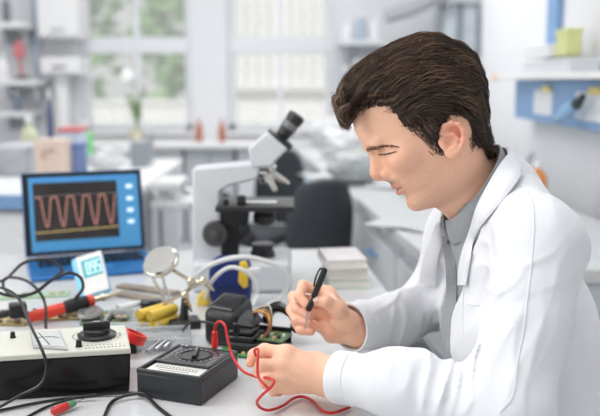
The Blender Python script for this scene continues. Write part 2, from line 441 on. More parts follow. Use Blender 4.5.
MB().lathe([(.035,.17),(.045,.22),(.034,.29),(.015,.30)],(x-.01,6.6,z)).build('lamp_shade',mat('pink_red',(204,116,122),.5),g)
bottle((wx(11,6.6),6.6,wz(22,6.5)),.035,.22,mat('smoke_glass',(120,120,128),.3),'dark bottle on the upper left wall shelf')
bottle((wx(4,6.6),6.6,wz(80,6.5)),.05,.2,M_white,'round white bottle on the middle left wall shelf')
bottle((wx(17,6.6),6.6,wz(112,6.5)),.04,.16,mat('slate',(110,122,140),.4),'slate-coloured bottle on the lowest left wall shelf')
# ---------------- left bench with blue edge
BZ=.78
b0=np.array((-3.0,3.42)); 
bl=thing('lab_bench','white lab bench with a blue front edge behind the laptop','bench',(-1.85,4.2,0))
MB().box((-1.85,4.2,BZ-.02),(2.3,1.56,.04)).build('benchtop',M_white,bl,bevel=.004)
MB().box((-1.85,3.41,BZ-.028),(2.3,.025,.055)).build('edge_strip',M_blue,bl)
MB().box((-1.85,4.2,.37),(2.24,1.46,.7)).build('body',M_lgrey,bl)
for i in range(3):
    a=-2.95+i*.74; d=MB().box((a+.37,3.455,.37),(.72,.02,.66)).build('door',M_white,bl,bevel=.004); MB().box((a+.37,3.44,.6),(.12,.015,.02)).build('handle',M_steel,d)
def box_on(name,label,cat,px0,px1,pyt,Y,m,depth=.12,z0=BZ,lid=None,group=None,bev=.004,rz=0.):
    x0,x1=wx(px0,Y),wx(px1,Y); h=wz(pyt,Y)-z0
    t=thing(name,label,cat,((x0+x1)/2,Y+depth/2,z0),group); Rz=rotz(rz)
    MB().box(((x0+x1)/2,Y+depth/2,z0+h*.5),(x1-x0,depth,h),Rz).build('body',m,t,bevel=bev)
    if lid: MB().box(((x0+x1)/2,Y+depth/2,z0+h+.008),(x1-x0+.008,depth+.008,.02),Rz).build('lid',lid,t,bevel=.003)
    return t
M_card=mat('cardboard',(218,198,184),.8); M_cardd=mat('cardboard_print',(176,150,140),.8)
t=box_on('cardboard_box','light brown cardboard box with printed marks on the left bench','box',32,62,140,4.0,M_card,.14)
MB().box((wx(44,4),3.998,wz(152,4)),(.05,.004,.012)).box((wx(41,4),3.998,wz(157,4)),(.03,.004,.012)).box((wx(50,4),3.998,wz(150,4)),(.03,.004,.01)).build('printed_mark',M_cardd,t)
MB().box((wx(47,4),3.998,wz(158,4)),(.006,.003,.17)).build('tape_seam',mat('tape',(224,204,186),.4),t)
box_on('storage_box','white storage box with red lid behind the cardboard box','box',56,77,132,4.45,mat('pale_blue_plastic',(196,206,222),.4),.2,lid=mat('red_lid',(206,96,100),.4))
box_on('storage_box','blue storage box beside the cardboard box on the left bench','box',66,79,148,4.12,mat('soft_blue',(120,140,186),.5),.12,lid=mat('mid_blue',(92,116,176),.4))
bottle((wx(85,4.78),4.78,BZ),.036,.24,mat('bright_green',(104,212,112),.4),'bright green bottle behind the red-lidded box')
bottle((wx(49,4.8),4.8,BZ),.018,.42,mat('navy',(72,84,120),.4),'slim dark blue bottle behind the cardboard box')
box_on('instrument_case','grey instrument case at the left end of the bench','case',-8,22,150,4.1,mat('mottled_grey',(176,180,186),.5,var=.15,scale=12),.3,lid=M_grey)
bottle((wx(28,4.5),4.5,BZ),.045,.28,mat('pale_olive',(206,208,178),.5),'squat pale olive jar behind the grey instrument case','jar')
box_on('instrument_case','dark slate instrument case at the right end of the left bench','case',129,144,142,4.5,mat('slate_grey',(150,156,162),.5),.25)
def crumple(name,label,cat,c,rad,m,seed,group=None):
    MBx=MB().ell((0,0,0),(1,1,1),None,28,18); V=np.array(MBx.v); n=fbm(V*2.2+seed*7.1,3)
    V=V*(1+.28*n[:,None])*np.asarray(rad); V[:,2]-=V[:,2].min(); V=V+np.asarray(c)
    mesh=MB().add(V,MBx.f); return one(name,mesh,m,label,cat,group,loc=tuple(c),angle=20)
M_bag=mat('white_plastic_bag',(210,211,212),.4,var=.07); M_bag2=mat('grey_plastic_bag',(188,192,192),.35,var=.05); M_bag3=mat('pale_green_bag',(184,194,172),.45,var=.05)
crumple('plastic_bag','crumpled white plastic bag on the left bench above the laptop','bag',(wx(105,4.2),4.2,BZ),(.08,.08,.06),M_bag,1)
crumple('plastic_bag','crumpled pale grey plastic bag right of the white one on the left bench','bag',(wx(119,4.75),4.75,BZ),(.05,.05,.045),M_bag2,2)
# ---------------- trolley behind the laptop
x0,x1=wx(147,3.7),wx(187,3.7); tr=thing('trolley','white two-tray trolley with rounded steel tube frame behind the laptop','trolley',((x0+x1)/2,3.9,0))
for zz,xr in ((wz(188,3.7),x1-.05),(wz(207,3.7),x1)):
    MB().box(((x0+xr)/2,3.88,zz),(xr-x0,.36,.028)).box(((x0+xr)/2,3.7,zz+.012),(xr-x0,.012,.03)).build('tray',M_white,tr,bevel=.008)
for yy in (3.72,4.04):
    MB().tube([(x0,yy,.05),(x0,yy,wz(207,3.7)+.02),(x1-.03,yy,wz(207,3.7)+.02),(x1+.03,yy,wz(214,3.7)),(x1+.03,yy,wz(232,3.7)),(x1,yy,.3),(x1,yy,.05)],.011,10,res=6).build('frame_tube',M_steel,tr)
for xx in (x0,x1):
    for yy in (3.72,4.04): MB().lathe([(.03,-.012),(.034,0),(.03,.012)],(xx,yy,.034),(1,0,0),16).build('caster',M_dark,tr)
MB().box(((x0+x1)/2,3.88,.22),(x1-x0,.34,.02)).build('shelf',M_lgrey,tr)
# ---------------- office chairs
M_chair=mat('charcoal_fabric',(52,57,62),.75,var=.15,scale=60,bump=.2)
def chair(x,y,rz,w,zt,label,hb=.42):
    c=thing('office_chair',label,'chair',(0,0,0),'dark office chairs')
    n=15; G=np.zeros((n,n,3)); N=np.zeros((n,n,3))
    for i,u in enumerate(np.linspace(-1,1,n)):
        for j,v in enumerate(np.linspace(0,1,n)):
            ww=w/2*(1-.32*max(0,(v-.55)/.45)**2.5)*(.86+.14*min(1,v*3)); zz=zt-hb+hb*v-.05*(abs(u)**3)*max(0,v-.5)
            G[i,j]=(u*ww,.06*u*u*-1+.05*v,zz); N[i,j]=(0,1,0)
    MB().sheet(G,N,.055).build('backrest',M_chair,c,bevel=.02,seg=3,angle=60)
    MB().box((-.03,-.26,.45),(.34,.36,.07)).build('seat',M_chair,c,bevel=.03,seg=3)
    MB().tube([(0,-.05,.42),(0,.06,.44),(0,.07,zt-hb+.1)],.02,8,res=5).build('back_bar',M_black,c)
    MB().cyl((0,-.28,.12),(0,-.28,.42),.025).build('column',M_black,c)
    for s in (-1,1): MB().tube([(s*.16,-.25,.43),(s*.21,-.25,.55),(s*.21,-.25,.64),(s*.20,-.36,.66)],.017,8,res=6).build('armrest',M_black,c)
    for k in range(5):
        a=k*2*math.pi/5; e=np.array((.18*math.cos(a),-.28+.18*math.sin(a),.07)); MB().tube([(0,-.28,.12),e],[.025,.016],8).build('leg',M_black,c)
        MB().ell(e-(0,0,.037),(.03,.03,.033),None,12,8).build('caster',M_dark,c)
    c.location=(x,y,0); c.rotation_euler=(0,0,rz); return c
chair(wx(328,3.15),3.15,R(208),.28,wz(179,3.15),'dark grey office chair behind the table between microscope and man',.46)
chair(wx(284,4.5),4.5,R(-25),.28,wz(149,4.5),'dark office chair mostly hidden behind the microscope eyepiece',.40)
# ---------------- right bench with cabinets
RZ=.78
A=T(423,252,RZ)[:2]; B_=T(363,203,RZ)[:2]; ed=(B_-A)/np.linalg.norm(B_-A)
S0=A-ed*.25; S1=A+ed*(6.25-A[1])/ed[1]
nrm2=np.array((ed[1],-ed[0]))
def bp(s,t,z): q=S0+ed*s+nrm2*t; return np.array((q[0],q[1],z))
Lb=np.linalg.norm(S1-S0)
one('worktop',MB().hull8([bp(0,0,RZ-.04),bp(0,.68,RZ-.04),bp(Lb,.95,RZ-.04),bp(Lb,0,RZ-.04)],[bp(0,0,RZ),bp(0,.68,RZ),bp(Lb,.95,RZ),bp(Lb,0,RZ)]),mat('grey_benchtop',(206,208,208),.4),'long grey worktop behind the man, covered with papers and bags','worktop',bevel=.005)
nc=6
wh=['nearest the man','second from the man','third along from the man','fourth along from the man','fifth along from the man','at its far end by the windows']
for i in range(nc):
    s0=Lb*i/nc+.008; s1=Lb*(i+1)/nc-.008; c0=bp((s0+s1)/2,.3,0)
    c=thing('base_cabinet','pale grey bench cabinet under the long grey worktop, '+wh[i],'cabinet',c0,'bench cabinets on the right')
    MB().hull8([bp(s0,.05,0),bp(s0,.6,0),bp(s1,.6,0),bp(s1,.05,0)],[bp(s0,.05,RZ-.041),bp(s0,.6,RZ-.041),bp(s1,.6,RZ-.041),bp(s1,.05,RZ-.041)]).build('body',M_grey,c)
    for (z0,z1,nm) in ((.08,.5,'door'),(.515,.67,'drawer')):
        d=MB().hull8([bp(s0+.01,.025,z0),bp(s0+.01,.05,z0),bp(s1-.01,.05,z0),bp(s1-.01,.025,z0)],[bp(s0+.01,.025,z1),bp(s0+.01,.05,z1),bp(s1-.01,.05,z1),bp(s1-.01,.025,z1)]).build(nm,M_lgrey,c,bevel=.003)
        m=(s0+s1)/2; zz=z1-.06
        MB().tube([bp(m-.05,.025,zz),bp(m-.05,.0,zz),bp(m+.05,.0,zz),bp(m+.05,.025,zz)],.008,8).build('handle',M_blue,d)
# clutter on the right bench
rs=np.random.RandomState(5)
clut=[(345,160,.16,.10,M_bag,'white crumpled plastic bag at the left edge of the papers on the long worktop'),(372,150,.17,.09,M_bag3,'pale green crumpled bag on the long worktop behind the white bags'),(398,168,.13,.09,M_bag2,'grey crumpled bag on the long worktop just left of the man\'s forehead'),
 (352,184,.12,.07,M_bag2,'grey crumpled bag nearest the dark chair on the long worktop'),(330,146,.2,.09,M_bag,'white crumpled bag at the far end of the long worktop'),(420,196,.09,.05,M_bag,'small white crumpled bag behind the man\'s chin'),(366,172,.11,.06,mat('olive_bag',(176,180,166),.5,var=.08),'olive grey crumpled bag in the middle of the long worktop')]
for i,(px,py,r,h,m,lab) in enumerate(clut):
    p=T(px,py,RZ); crumple('plastic_bag',lab,'bag',p,(r,r*.8,h),m,i+5,'crumpled bags on the long worktop')
for i,(px,py,lab) in enumerate(((331,176,'white paper sheet on the long worktop by the dark chair'),(388,186,'white paper sheet on the long worktop left of the man\'s nose'),(416,226,'white paper sheet on the long worktop under the man\'s chin'))):
    p=T(px,py,RZ); G=np.zeros((6,6,3)); N=np.zeros((6,6,3)); N[...,2]=1; Rz=rotz(.4+i)
    for a in range(6):
        for c_ in range(6):
            G[a,c_]=Rz@np.array(((a-2.5)*.056,(c_-2.5)*.04,0))+p+np.array((0,0,.003+.004*math.sin(a*1.3+i)*math.sin(c_*.9)+.004))
    one('paper_sheet',MB().sheet(G,N,.002),M_bag,lab,'paper','papers on the long worktop')
# right wall shelf with blue front
M_pb=mat('pale_label_white',(226,228,232),.5); M_yel=mat('tag_yellow',(232,214,120),.5)
sy0,sy1=2.75,4.30
sh=thing('wall_shelf','blue fronted shelf unit on the right wall with a white top board','shelf',(1.1,3.5,1.06))
MB().box((1.15,(sy0+sy1)/2,1.155),(.1,sy1-sy0,.19)).build('blue_front',M_blue,sh,bevel=.004)
MB().box((1.10,(sy0+sy1)/2+.03,1.265),(.2,sy1-sy0+.1,.025)).build('top_board',M_white,sh,bevel=.004)
MB().box((1.005,4.34,1.262),(.012,.08,.03)).build('end_cap',mat('orange_cap',(232,190,140),.5),sh)
for (p0,p1) in ((533,550),(574,640)):
    y1=1.095*F/(p0-300); y0=1.095*F/(p1-300)
    pn=MB().box((1.096,(y0+y1)/2,1.15),(.012,y1-y0,.11)).build('inset_panel',M_pb,sh,bevel=.002)
for px in (544,592):
    y=1.09*F/(px-300); MB().box((1.088,y,1.21),(.008,.11,.025)).build('tag',M_yel,sh)
one('wall_post',MB().box((1.185,1.2*F/(552-300),2.0),(.03,.16,1.44)),M_blue,'blue vertical post on the right wall above the shelf','post',bevel=.004)
def wallbox(name,label,cat,px0,px1,py0,Xf,m,z0=1.278,d=.1,lid=None):
    y1=Xf*F/(px0-300); y0=Xf*F/(px1-300); ym=(y0+y1)/2; h=(80-py0)*ym/F+CAMZ-z0
    t=thing(name,label,cat,(Xf+d/2,ym,z0)); MB().box((Xf+d/2,ym,z0+h/2),(d,y1-y0,h)).build('body',m,t,bevel=.004)
    MB().box((Xf+d/2,ym,z0+h+.004),(d+.006,y1-y0+.006,.02)).build('lid',lid or m,t,bevel=.003); return t
wallbox('storage_box','yellow-green box on the right wall shelf','box',551,562,34,1.06,mat('lime_box',(212,216,150),.5),d=.06,z0=1.346)
wallbox('storage_box','long low white box on the right wall shelf under the yellow-green box','box',520,566,63.5,1.05,M_lgrey,d=.12)
wallbox('storage_box','white box on the right wall shelf left of the yellow-green box','box',521,545,50,1.06,M_white,z0=1.346)
lx=1.04; y=lx*F/(566-300); p=np.array((lx,y,1.13))
tc=thing('hand_torch','light blue hand probe with black tip hanging on the shelf front','probe',p)
MB().tube([p+(-.0,.12,-.03),p,p+(0,-.10,.03)],[.012,.028,.024],14).build('handle',mat('sky_blue',(140,186,222),.4),tc); MB().tube([p+(0,-.1,.03),p+(0,-.17,.06)],[.022,.012],12).build('tip',M_dark,tc)
tag(MB().tube([p+(0,.12,-.03),W(548,122,4.1),W(538,145,4.25),W(528,160,4.3),W(522,168,4.28)],.008,8,res=8).build('cord',mat('grey_cord',(168,172,178),.5)),'grey cord hanging from the light blue probe','cord')
# small things on the bench by the right wall
def bench_small(px,py,Y,r,h,m,label): 
    x=wx(px,Y); bottle((x,Y,RZ),r,h,m,label)
bench_small(541,185,3.1,.035,.17,mat('orange_plastic',(236,150,84),.4),'orange bottle on the bench behind the man\'s collar')
# shelves, cabinet and duct at the upper right
for i,(py,lab) in enumerate(((40,'upper grey wall shelf to the right of the second window'),(92,'lower grey wall shelf to the right of the second window'))):
    z=wz(py,6.6); s=thing('wall_shelf',lab,'shelf',(wx(362,6.7),6.75,z),'grey wall shelves right of the window')
    MB().box((wx(362,6.7),6.78,z-.02),(wx(386,6.7)-wx(338,6.7),.42,.035)).build('board',M_lgrey,s,bevel=.003)
    for fx in (345,380): MB().box((wx(fx,6.8),6.86,z-.09),(.02,.24,.11)).build('bracket',M_grey,s)
M_bl1=mat('bottle_greyblue',(168,182,198),.4); M_bl2=mat('bottle_white',(228,230,232),.4)
for i,(px,py,r,h,m,lab) in enumerate(((345,92,.04,.2,M_bl1,'grey-blue bottle at left on the lower shelf right of the window'),(357,92,.044,.26,M_bl2,'tall white bottle on the lower shelf right of the window'),(369,92,.04,.18,M_bl1,'grey-blue bottle at right on the lower shelf above the man\'s hair'),(346,40,.04,.17,M_bl2,'white bottle at left on the upper shelf right of the window'),(360,40,.044,.22,M_bl1,'grey-blue bottle in the middle of the upper shelf right of the window'),(374,40,.04,.2,M_bl2,'white bottle at right on the upper shelf right of the window'))):
    bottle((wx(px,6.72),6.72,wz(py,6.6)),r,h,m,lab,group='bottles on the grey wall shelves')
gc=thing('wall_mounted_cabinet','tall grey glass-fronted wall cabinet above the man\'s head','cabinet',(wx(459,6.7),6.75,wz(56,6.7)))
x0,x1,z0,z1=wx(441,6.6),wx(480,6.6),wz(54,6.6),wz(2,6.6)
MB().box(((x0+x1)/2,6.86,(z0+z1)/2),(x1-x0,.24,z1-z0)).build('body',mat('cab_inside',(190,196,202),.5),gc)
for i in range(2):
    a=x0+(x1-x0)*i/2; e=a+(x1-x0)/2
    b=MB(); t_=.022
    b.box(((a+e)/2,6.73,z0+t_/2),(e-a,.03,t_)).box(((a+e)/2,6.73,z1-t_/2),(e-a,.03,t_)).box((a+t_/2,6.73,(z0+z1)/2),(t_,.03,z1-z0)).box((e-t_/2,6.73,(z0+z1)/2),(t_,.03,z1-z0))
    d=b.build('door',mat('cab_frame',(142,152,164),.5),gc); MB().box(((a+e)/2,6.735,(z0+z1)/2),(e-a-.04,.006,z1-z0-.04)).build('pane',mat('cab_glass',(206,212,218),.15,var=.15,scale=8),d)
one('ventilation_duct',MB().tube([(wx(384,6.6),6.6,wz(17,6.6)),(wx(410,6.6),6.6,wz(9,6.6)),(wx(445,6.6),6.6,wz(-8,6.6))],.055,14),mat('duct_grey',(172,176,180),.5),'grey ventilation duct sloping up above the man\'s head','duct')
# ================================================================== the work table
TZ=.75
Cc=T(355,248)[:2]; ev=np.array((.085,-.9964)); gv=np.array((-.9964,-.085))
LT,WT=1.7,1.75
def tp(s,t,z): q=Cc+ev*s+gv*t; return np.array((q[0],q[1],z))
c0=tp(LT/2,WT/2,0); tb=thing('work_table','pale grey work table covered with electronics in front of the man','table',c0)
M_table=mat('table_laminate',(212,213,214),.22,var=.02,coat=.3)
MB().hull8([tp(0,0,TZ-.03),tp(LT,0,TZ-.03),tp(LT,WT,TZ-.03),tp(0,WT,TZ-.03)],[tp(0,0,TZ),tp(LT,0,TZ),tp(LT,WT,TZ),tp(0,WT,TZ)]).build('tabletop',M_table,tb,bevel=.003)
RT=np.stack((np.append(-gv,0),np.append(-ev,0),(0,0,1)),1)
for s in (.06,LT-.06):
    for t in (.06,WT-.06): MB().box(tp(s,t,(TZ-.03)/2),(.045,.045,TZ-.03),RT).build('leg',M_steel,tb)
MB().box(tp(LT/2,.06,.68),(.025,LT-.16,.07),RT).box(tp(LT/2,WT-.06,.68),(.025,LT-.16,.07),RT).box(tp(.06,WT/2,.68),(WT-.16,.025,.07),RT).build('apron',M_steel,tb)
# ------------------------------------------------------------------ laptop
hl=T(26,264); hr=T(146,255); hd=(hr-hl)/np.linalg.norm(hr-hl); wl=np.linalg.norm(hr-hl)
fd=np.array((hd[1],-hd[0],0)); fd/=np.linalg.norm(fd)
M_lapblue=mat('laptop_blue',(40,112,176),.35,metal=.3); M_key=mat('key_navy',(24,32,48),.5); M_bezel=mat('bezel_black',(16,17,20),.3)
lp=thing('laptop','open blue laptop showing an oscilloscope waveform at the back left of the table','laptop',(hl+hr)/2)
def L(u,v,z): return hl+hd*u+fd*v+np.array((0,0,z))
D=.235
MB().hull8([L(0,0,.001),L(wl,0,.001),L(wl,D,.001),L(0,D,.001)],[L(0,0,.016),L(wl,0,.016),L(wl,D,.013),L(0,D,.013)]).build('base',M_lapblue,lp,bevel=.004)
b=MB(); Rl=np.stack((hd,fd,(0,0,1)),1)
for i in range(5):
    for j in range(15):
        u=.025+(wl-.05)*(j+.5)/15; v=.03+.021*i
        b.box(L(u,v,.0175),((wl-.05)/15-.004,.016,.005),Rl)
b.build('keyboard',M_key,lp)
MB().box(L(wl/2,.178,.0145),(.095,.05,.002),Rl).build('trackpad',mat('pad_blue',(60,128,188),.3),lp)
tilt=R(11); up=np.array((0,0,1))*math.cos(tilt)-fd*math.sin(tilt); nl=fd*math.cos(tilt)+np.array((0,0,1))*math.sin(tilt)
H=.232
def S(u,v,n): return hl+np.array((0,0,.018))+hd*u+up*v+nl*n
def sbox(b,u0,u1,v0,v1,n0,n1): return b.hull8([S(u0,v0,n0),S(u1,v0,n0),S(u1,v1,n0),S(u0,v1,n0)],[S(u0,v0,n1),S(u1,v0,n1),S(u1,v1,n1),S(u0,v1,n1)])
sbox(MB(),0,wl,0,H,-.008,0).build('lid',M_lapblue,lp,bevel=.003)
sbox(MB(),.002,wl-.002,.002,H-.002,0,.0015).build('bezel',M_bezel,lp,bevel=.001)
def scr(name,rgb,e): return mat(name,rgb,.3,emit=e,var=.03,spec=.2)
ux=lambda f: .018+(wl-.030)*f
vx=lambda f: H-.014-(H-.026)*f
scn=sbox(MB(),ux(0),ux(1),vx(1),vx(0),.0015,.002).build('screen',scr('screen_blue',(76,142,188),.28),lp)
pl=sbox(MB(),ux(.035),ux(.80),vx(.86),vx(.075),.002,.0024).build('plot_area',mat('plot_dark',(36,32,32),.25,emit=.5,var=.5,scale=14),scn)
b=MB()
cyc=5; pts=[]
for k in range(261):
    f=k/260; ph=(f*cyc)%1.0
    v=.27 if ph<.34 or ph>.98 else .27+.40*math.sin(math.pi*(ph-.34)/.64)**1.1
    pts.append(S(ux(.05+.73*f),vx(v),.0032))
MB().tube(pts,.0011,5).build('waveform',scr('trace_pink',(206,142,128),.7),scn)
MB().tube([S(ux(.04),vx(.745),.003),S(ux(.795),vx(.715),.003)],.001,5).build('baseline_trace',scr('trace_yellow',(214,190,120),.7),scn)
MB().tube([S(ux(.04),vx(.25),.003),S(ux(.795),vx(.25),.003)],.0005,5).build('level_line',scr('trace_grey',(150,140,140),.5),scn)
for k,v in enumerate((.14,.31,.47,.63)):
    sbox(MB(),ux(.885),ux(.945),vx(v+.055),vx(v),.002,.0026).build('icon',scr('icon_white',(206,226,240),.6),scn)
sbox(MB(),ux(.815),ux(.99),vx(.99),vx(.02),.002,.0022).build('menu_column',scr('menu_blue',(74,136,180),.4),scn)
sbox(MB(),ux(.01),ux(.99),vx(.05),vx(.015),.0022,.0025).build('title_bar',scr('bar_blue',(70,128,186),.5),scn)
# ------------------------------------------------------------------ handheld meter with LCD
Q0=W(84,297,1.84); bx=W(110,289,1.85)-Q0; wm=np.linalg.norm(bx); bx/=wm
vt=W(74.5,258,1.90)-Q0; vt-=bx*(vt@bx); hm=np.linalg.norm(vt); vt/=hm; nm=np.cross(bx,vt); nm*= -1 if nm[1]>0 else 1
Q0[2]=max(Q0[2],TZ+.002)
hmt=thing('digital_thermometer','small white and blue meter with cyan display reading 095 before the laptop','thermometer',(Q0+bx*wm/2)*np.array((1,1,0))+np.array((0,0,TZ)))
def Hh(u,v,n): return Q0+bx*u+vt*v+nm*n
def hbx(b,u0,u1,v0,v1,n0,n1): return b.hull8([Hh(u0,v0,n0),Hh(u1,v0,n0),Hh(u1,v1,n0),Hh(u0,v1,n0)],[Hh(u0,v0,n1),Hh(u1,v0,n1),Hh(u1,v1,n1),Hh(u0,v1,n1)])
hbx(MB(),-.012,wm,0,hm,-.024,-.001).build('body',mat('meter_blue',(132,206,240),.4),hmt,bevel=.006,seg=3)
hbx(MB(),.001,wm,0.001,hm-.001,-.001,.002).build('face_plate',mat('meter_white',(228,228,226),.4),hmt,bevel=.002)
lc=hbx(MB(),.010,wm-.006,hm*.42,hm*.86,.002,.003).build('display',scr('lcd_cyan',(84,176,184),.12),hmt)
def seg7(b,u,v,w,h,ch,t=.0022):
    m={'0':'abcdef','9':'abcdfg','5':'acdfg'}[ch]
    s={'a':(u,u+w,v+h-t,v+h),'g':(u,u+w,v+h/2-t/2,v+h/2+t/2),'d':(u,u+w,v,v+t),'f':(u,u+t,v+h/2,v+h),'b':(u+w-t,u+w,v+h/2,v+h),'e':(u,u+t,v,v+h/2),'c':(u+w-t,u+w,v,v+h/2)}
    for k in m: hbx(b,*s[k],.003,.0036)
b=MB(); dw=(wm-.016)*.22
for i,chh in enumerate('095'): seg7(b,.010+(wm-.016)*(.2+.27*i),hm*.48,dw,hm*.31,chh,.0026)
b.build('digits',scr('lcd_digit',(226,246,246),.3),lc,smooth=False)
# ------------------------------------------------------------------ microscope (looked at from its side)
M_mw=mat('microscope_white',(208,211,215),.35,var=.02); M_mg=mat('microscope_grey',(206,210,214),.4,var=.02); M_mb=mat('microscope_black',(34,35,37),.4)
MY=2.0
ms=thing('microscope','white and black laboratory microscope standing behind the electronics','microscope',(W(245,290,MY)[0],MY,TZ))
def m2(px,py,Y=MY): return W(px,py,Y)
def slab(poly,y0,y1,name,m,par=ms,bev=.006,seg=3):
    bt=[m2(a,c,MY) for a,c in poly]; bt=[np.array((p[0],y0,p[2])) for p in bt]; tpz=[np.array((p[0],y1,p[2])) for p in bt]
    return MB().hull8(bt,tpz).build(name,m,par,bevel=bev,seg=seg)
zb=TZ
x0,x1=m2(196,280)[0],m2(291,280)[0]; zt_=m2(240,256)[2]
MB().box(((x0+x1)/2,MY+.02,(zb+zt_)/2),(x1-x0,.2,zt_-zb)).build('base',M_mg,ms,bevel=.012,seg=3)
slab([(194,268),(223,268),(221,190),(231,184),(258,178),(262,162),(250,162),(226,164),(194,167)],MY-.035,MY+.045,'arm',M_mw)
slab([(249,147),(268,131),(288,148),(277,159),(272,166),(253,166)],MY-.04,MY+.04,'head',M_mw)
e0,e1=m2(278,142),m2(300,112); ed_=(e1-e0)/np.linalg.norm(e1-e0)
ep=MB().lathe([(.034,0),(.036,.012),(.030,.016)],e0,ed_).build('eyepiece_collar',M_mb,ms)
ey=MB().lathe([(.015,.008),(.017,.024),(.0185,.036),(.0195,.060),(.0215,.064),(.0215,.078),(.015,.082)],e0,ed_).build('eyepiece',M_mb,ms)
MB().lathe([(.0190,.04),(.0199,.042),(.0206,.054),(.0196,.056)],e0,ed_).build('grip_ring',mat('ring_grey',(120,120,120),.35),ey)
nz=m2(263,164); MB().lathe([(.03,0),(.034,-.006),(.030,-.016),(.018,-.026)],nz,(0,0,1)).build('nosepiece',M_chrome,ms)
MB().lathe([(.028,.0),(.028,.012)],nz,(0,0,1)).build('nosepiece_ring',M_mb,ms)
for (a,c_,dy,Ln) in ((262,184,.03,0.045),(276,190,-.02,.06),(289,184,.0,.052)):
    s_=nz+np.array((0,0,-.014)); e_=m2(a,c_)+np.array((0,dy,0)); d_=(e_-s_)/np.linalg.norm(e_-s_); l_=np.linalg.norm(e_-s_)
    ob=MB().lathe([(.010,.008),(.0105,l_*.5),(.008,l_*.8),(.005,l_)],s_,d_,16).build('objective',M_chrome,ms)
    MB().lathe([(.0109,l_*.42),(.0109,l_*.48)],s_,d_,16).build('colour_ring',M_mg,ob)
za_,zb_=m2(250,206)[2],m2(250,201)[2]
x0,x1=m2(219,203)[0],m2(294,203)[0]
MB().box(((x0+x1)/2,MY-.01,(za_+zb_)/2),(x1-x0,.17,zb_-za_)).build('stage',M_mb,ms,bevel=.002)
MB().box((m2(262,200)[0],MY-.03,zb_+.002),(.075,.025,.003)).build('glass_slide',mat('slide_glass',(232,236,236),.1),ms)
sc_=MB().box((m2(243,198)[0],MY-.05,zb_+.010),(.02,.02,.02)).build('stage_clip',M_mb,ms,bevel=.002); MB().box((m2(228,198)[0],MY-.05,zb_+.006),(.012,.012,.014)).build('stage_clip',M_mb,ms,bevel=.002)
slab([(221,206),(250,206),(247,235),(240,240),(238,262),(221,262)],MY-.03,MY+.03,'focus_block',M_mb)
MB().lathe([(.014,0),(.031,.0),(.032,.012),(.028,.022)],m2(216,233,MY-.035),(0,-1,0),24).lathe([(.012,.02),(.012,.034),(.008,.036)],m2(216,233,MY-.035),(0,-1,0),18).build('focus_knob',mat('knob_grey',(74,74,75),.5),ms)
MB().lathe([(.01,0),(.014,.0),(.014,.018),(.01,.02)],m2(245,229,MY-.03),(0,-1,0),16).build('stage_knob',M_mb,ms)
MB().lathe([(.02,0),(.027,.006),(.028,.022),(.024,.026),(.027,.03),(.027,.042)],(m2(263,0)[0],MY,za_-.044),(0,0,1)).build('condenser',M_mb,ms)
MB().lathe([(.03,0),(.03,.012),(.026,.016),(.028,.032),(.022,.034)],(m2(261,0)[0],MY,zt_),(0,0,1)).build('lamp_housing',M_mb,ms)
# ------------------------------------------------------------------ books / boxes behind the right hand
M_cream=mat('cream_card',(226,222,212),.6,var=.03); M_pinkw=mat('pinkish_card',(222,214,214),.6); M_greenb=mat('pale_green_book',(180,200,178),.6); M_page=mat('page_edges',(232,228,220),.8)
def book(px0,px1,pyb,z,h,dy,rz,cm,label,group='booklets stacked at the back of the table'):
    p=T((px0+px1)/2,pyb,z); w=(px1-px0)*p[1]/F; t=thing('booklet',label,'book',p,group); Rz=rotz(rz)
    o=p+np.array((0,dy/2,0))
    MB().box(o+(0,0,h/2),(w-.004,dy-.004,h-.004),Rz).build('pages',M_page,t)
    MB().box(o+(0,0,.0012),(w,dy,.0024),Rz).box(o+(0,0,h-.0012),(w,dy,.0024),Rz).box(o+Rz@np.array((-w/2+.001,0,h/2)),(.002,dy,h),Rz).build('cover',cm,t)
    return z+h
z=book(325,369,289,TZ,.022,.16,R(4),M_greenb,'pale green booklet at the bottom of the stack behind the right hand')
z=book(326,368,280,z,.03,.15,R(3),M_cream,'thick cream booklet in the middle of the stack behind the right hand')
z=book(322,364,269,z,.022,.15,R(7),M_pinkw,'pinkish white booklet on top of the stack behind the right hand')
# ------------------------------------------------------------------ blue pouch with yellow clip
M_navy=mat('navy_plastic',(26,48,112),.4,var=.1); M_yel2=mat('clip_yellow',(240,200,60),.4)
p=T(231,306); bp_=thing('tape_dispenser','dark blue rounded case with yellow clip behind the black device','case',p)
w_,h_=.094,.112
poly=[]
for a in np.linspace(0,2*math.pi,28,endpoint=False):
    c,s=math.cos(a),math.sin(a); e=.5; poly.append((w_/2*abs(c)**e*np.sign(c),h_/2+h_/2*abs(s)**e*np.sign(s)))
MB().prism(poly,p+(0,-.02,.0),(1,0,0),(0,0,1),(0,.05,0)).build('body',M_navy,bp_,bevel=.008,seg=3)
MB().prism([(.018,.06),(.03,.045),(.04,.05),(.04,.1),(.034,.108),(.022,.105)],p+(0,-.024,0),(1,0,0),(0,0,1),(0,.02,0)).build('clip',M_yel2,bp_,bevel=.003)
MB().box(p+(.052,-.015,.085),(.03,.016,.014),rotz(0)).build('white_tab',M_white,bp_,bevel=.003)
MB().prism([(-.03,.03),(.03,.03),(.03,.05),(-.03,.05)],p+(0,-.0215,0),(1,0,0),(0,0,1),(0,.003,0)).build('label_recess',mat('navy_dark',(20,38,92),.5),bp_)
M_tube=mat('clear_white_tubing',(228,230,228),.25,var=.03)
tag(MB().tube([T(186,292,TZ+.01),W(196,276,1.78),W(215,263,1.76),W(240,257,1.76),W(262,260,1.77),W(281,268,1.79),W(288,281,1.82),T(282,296,TZ+.02),T(266,306,TZ+.006)],.0055,10,res=10).build('tubing',M_tube),'white plastic tubing, larger loop arching over the dark blue case','tubing','white tubing loops')
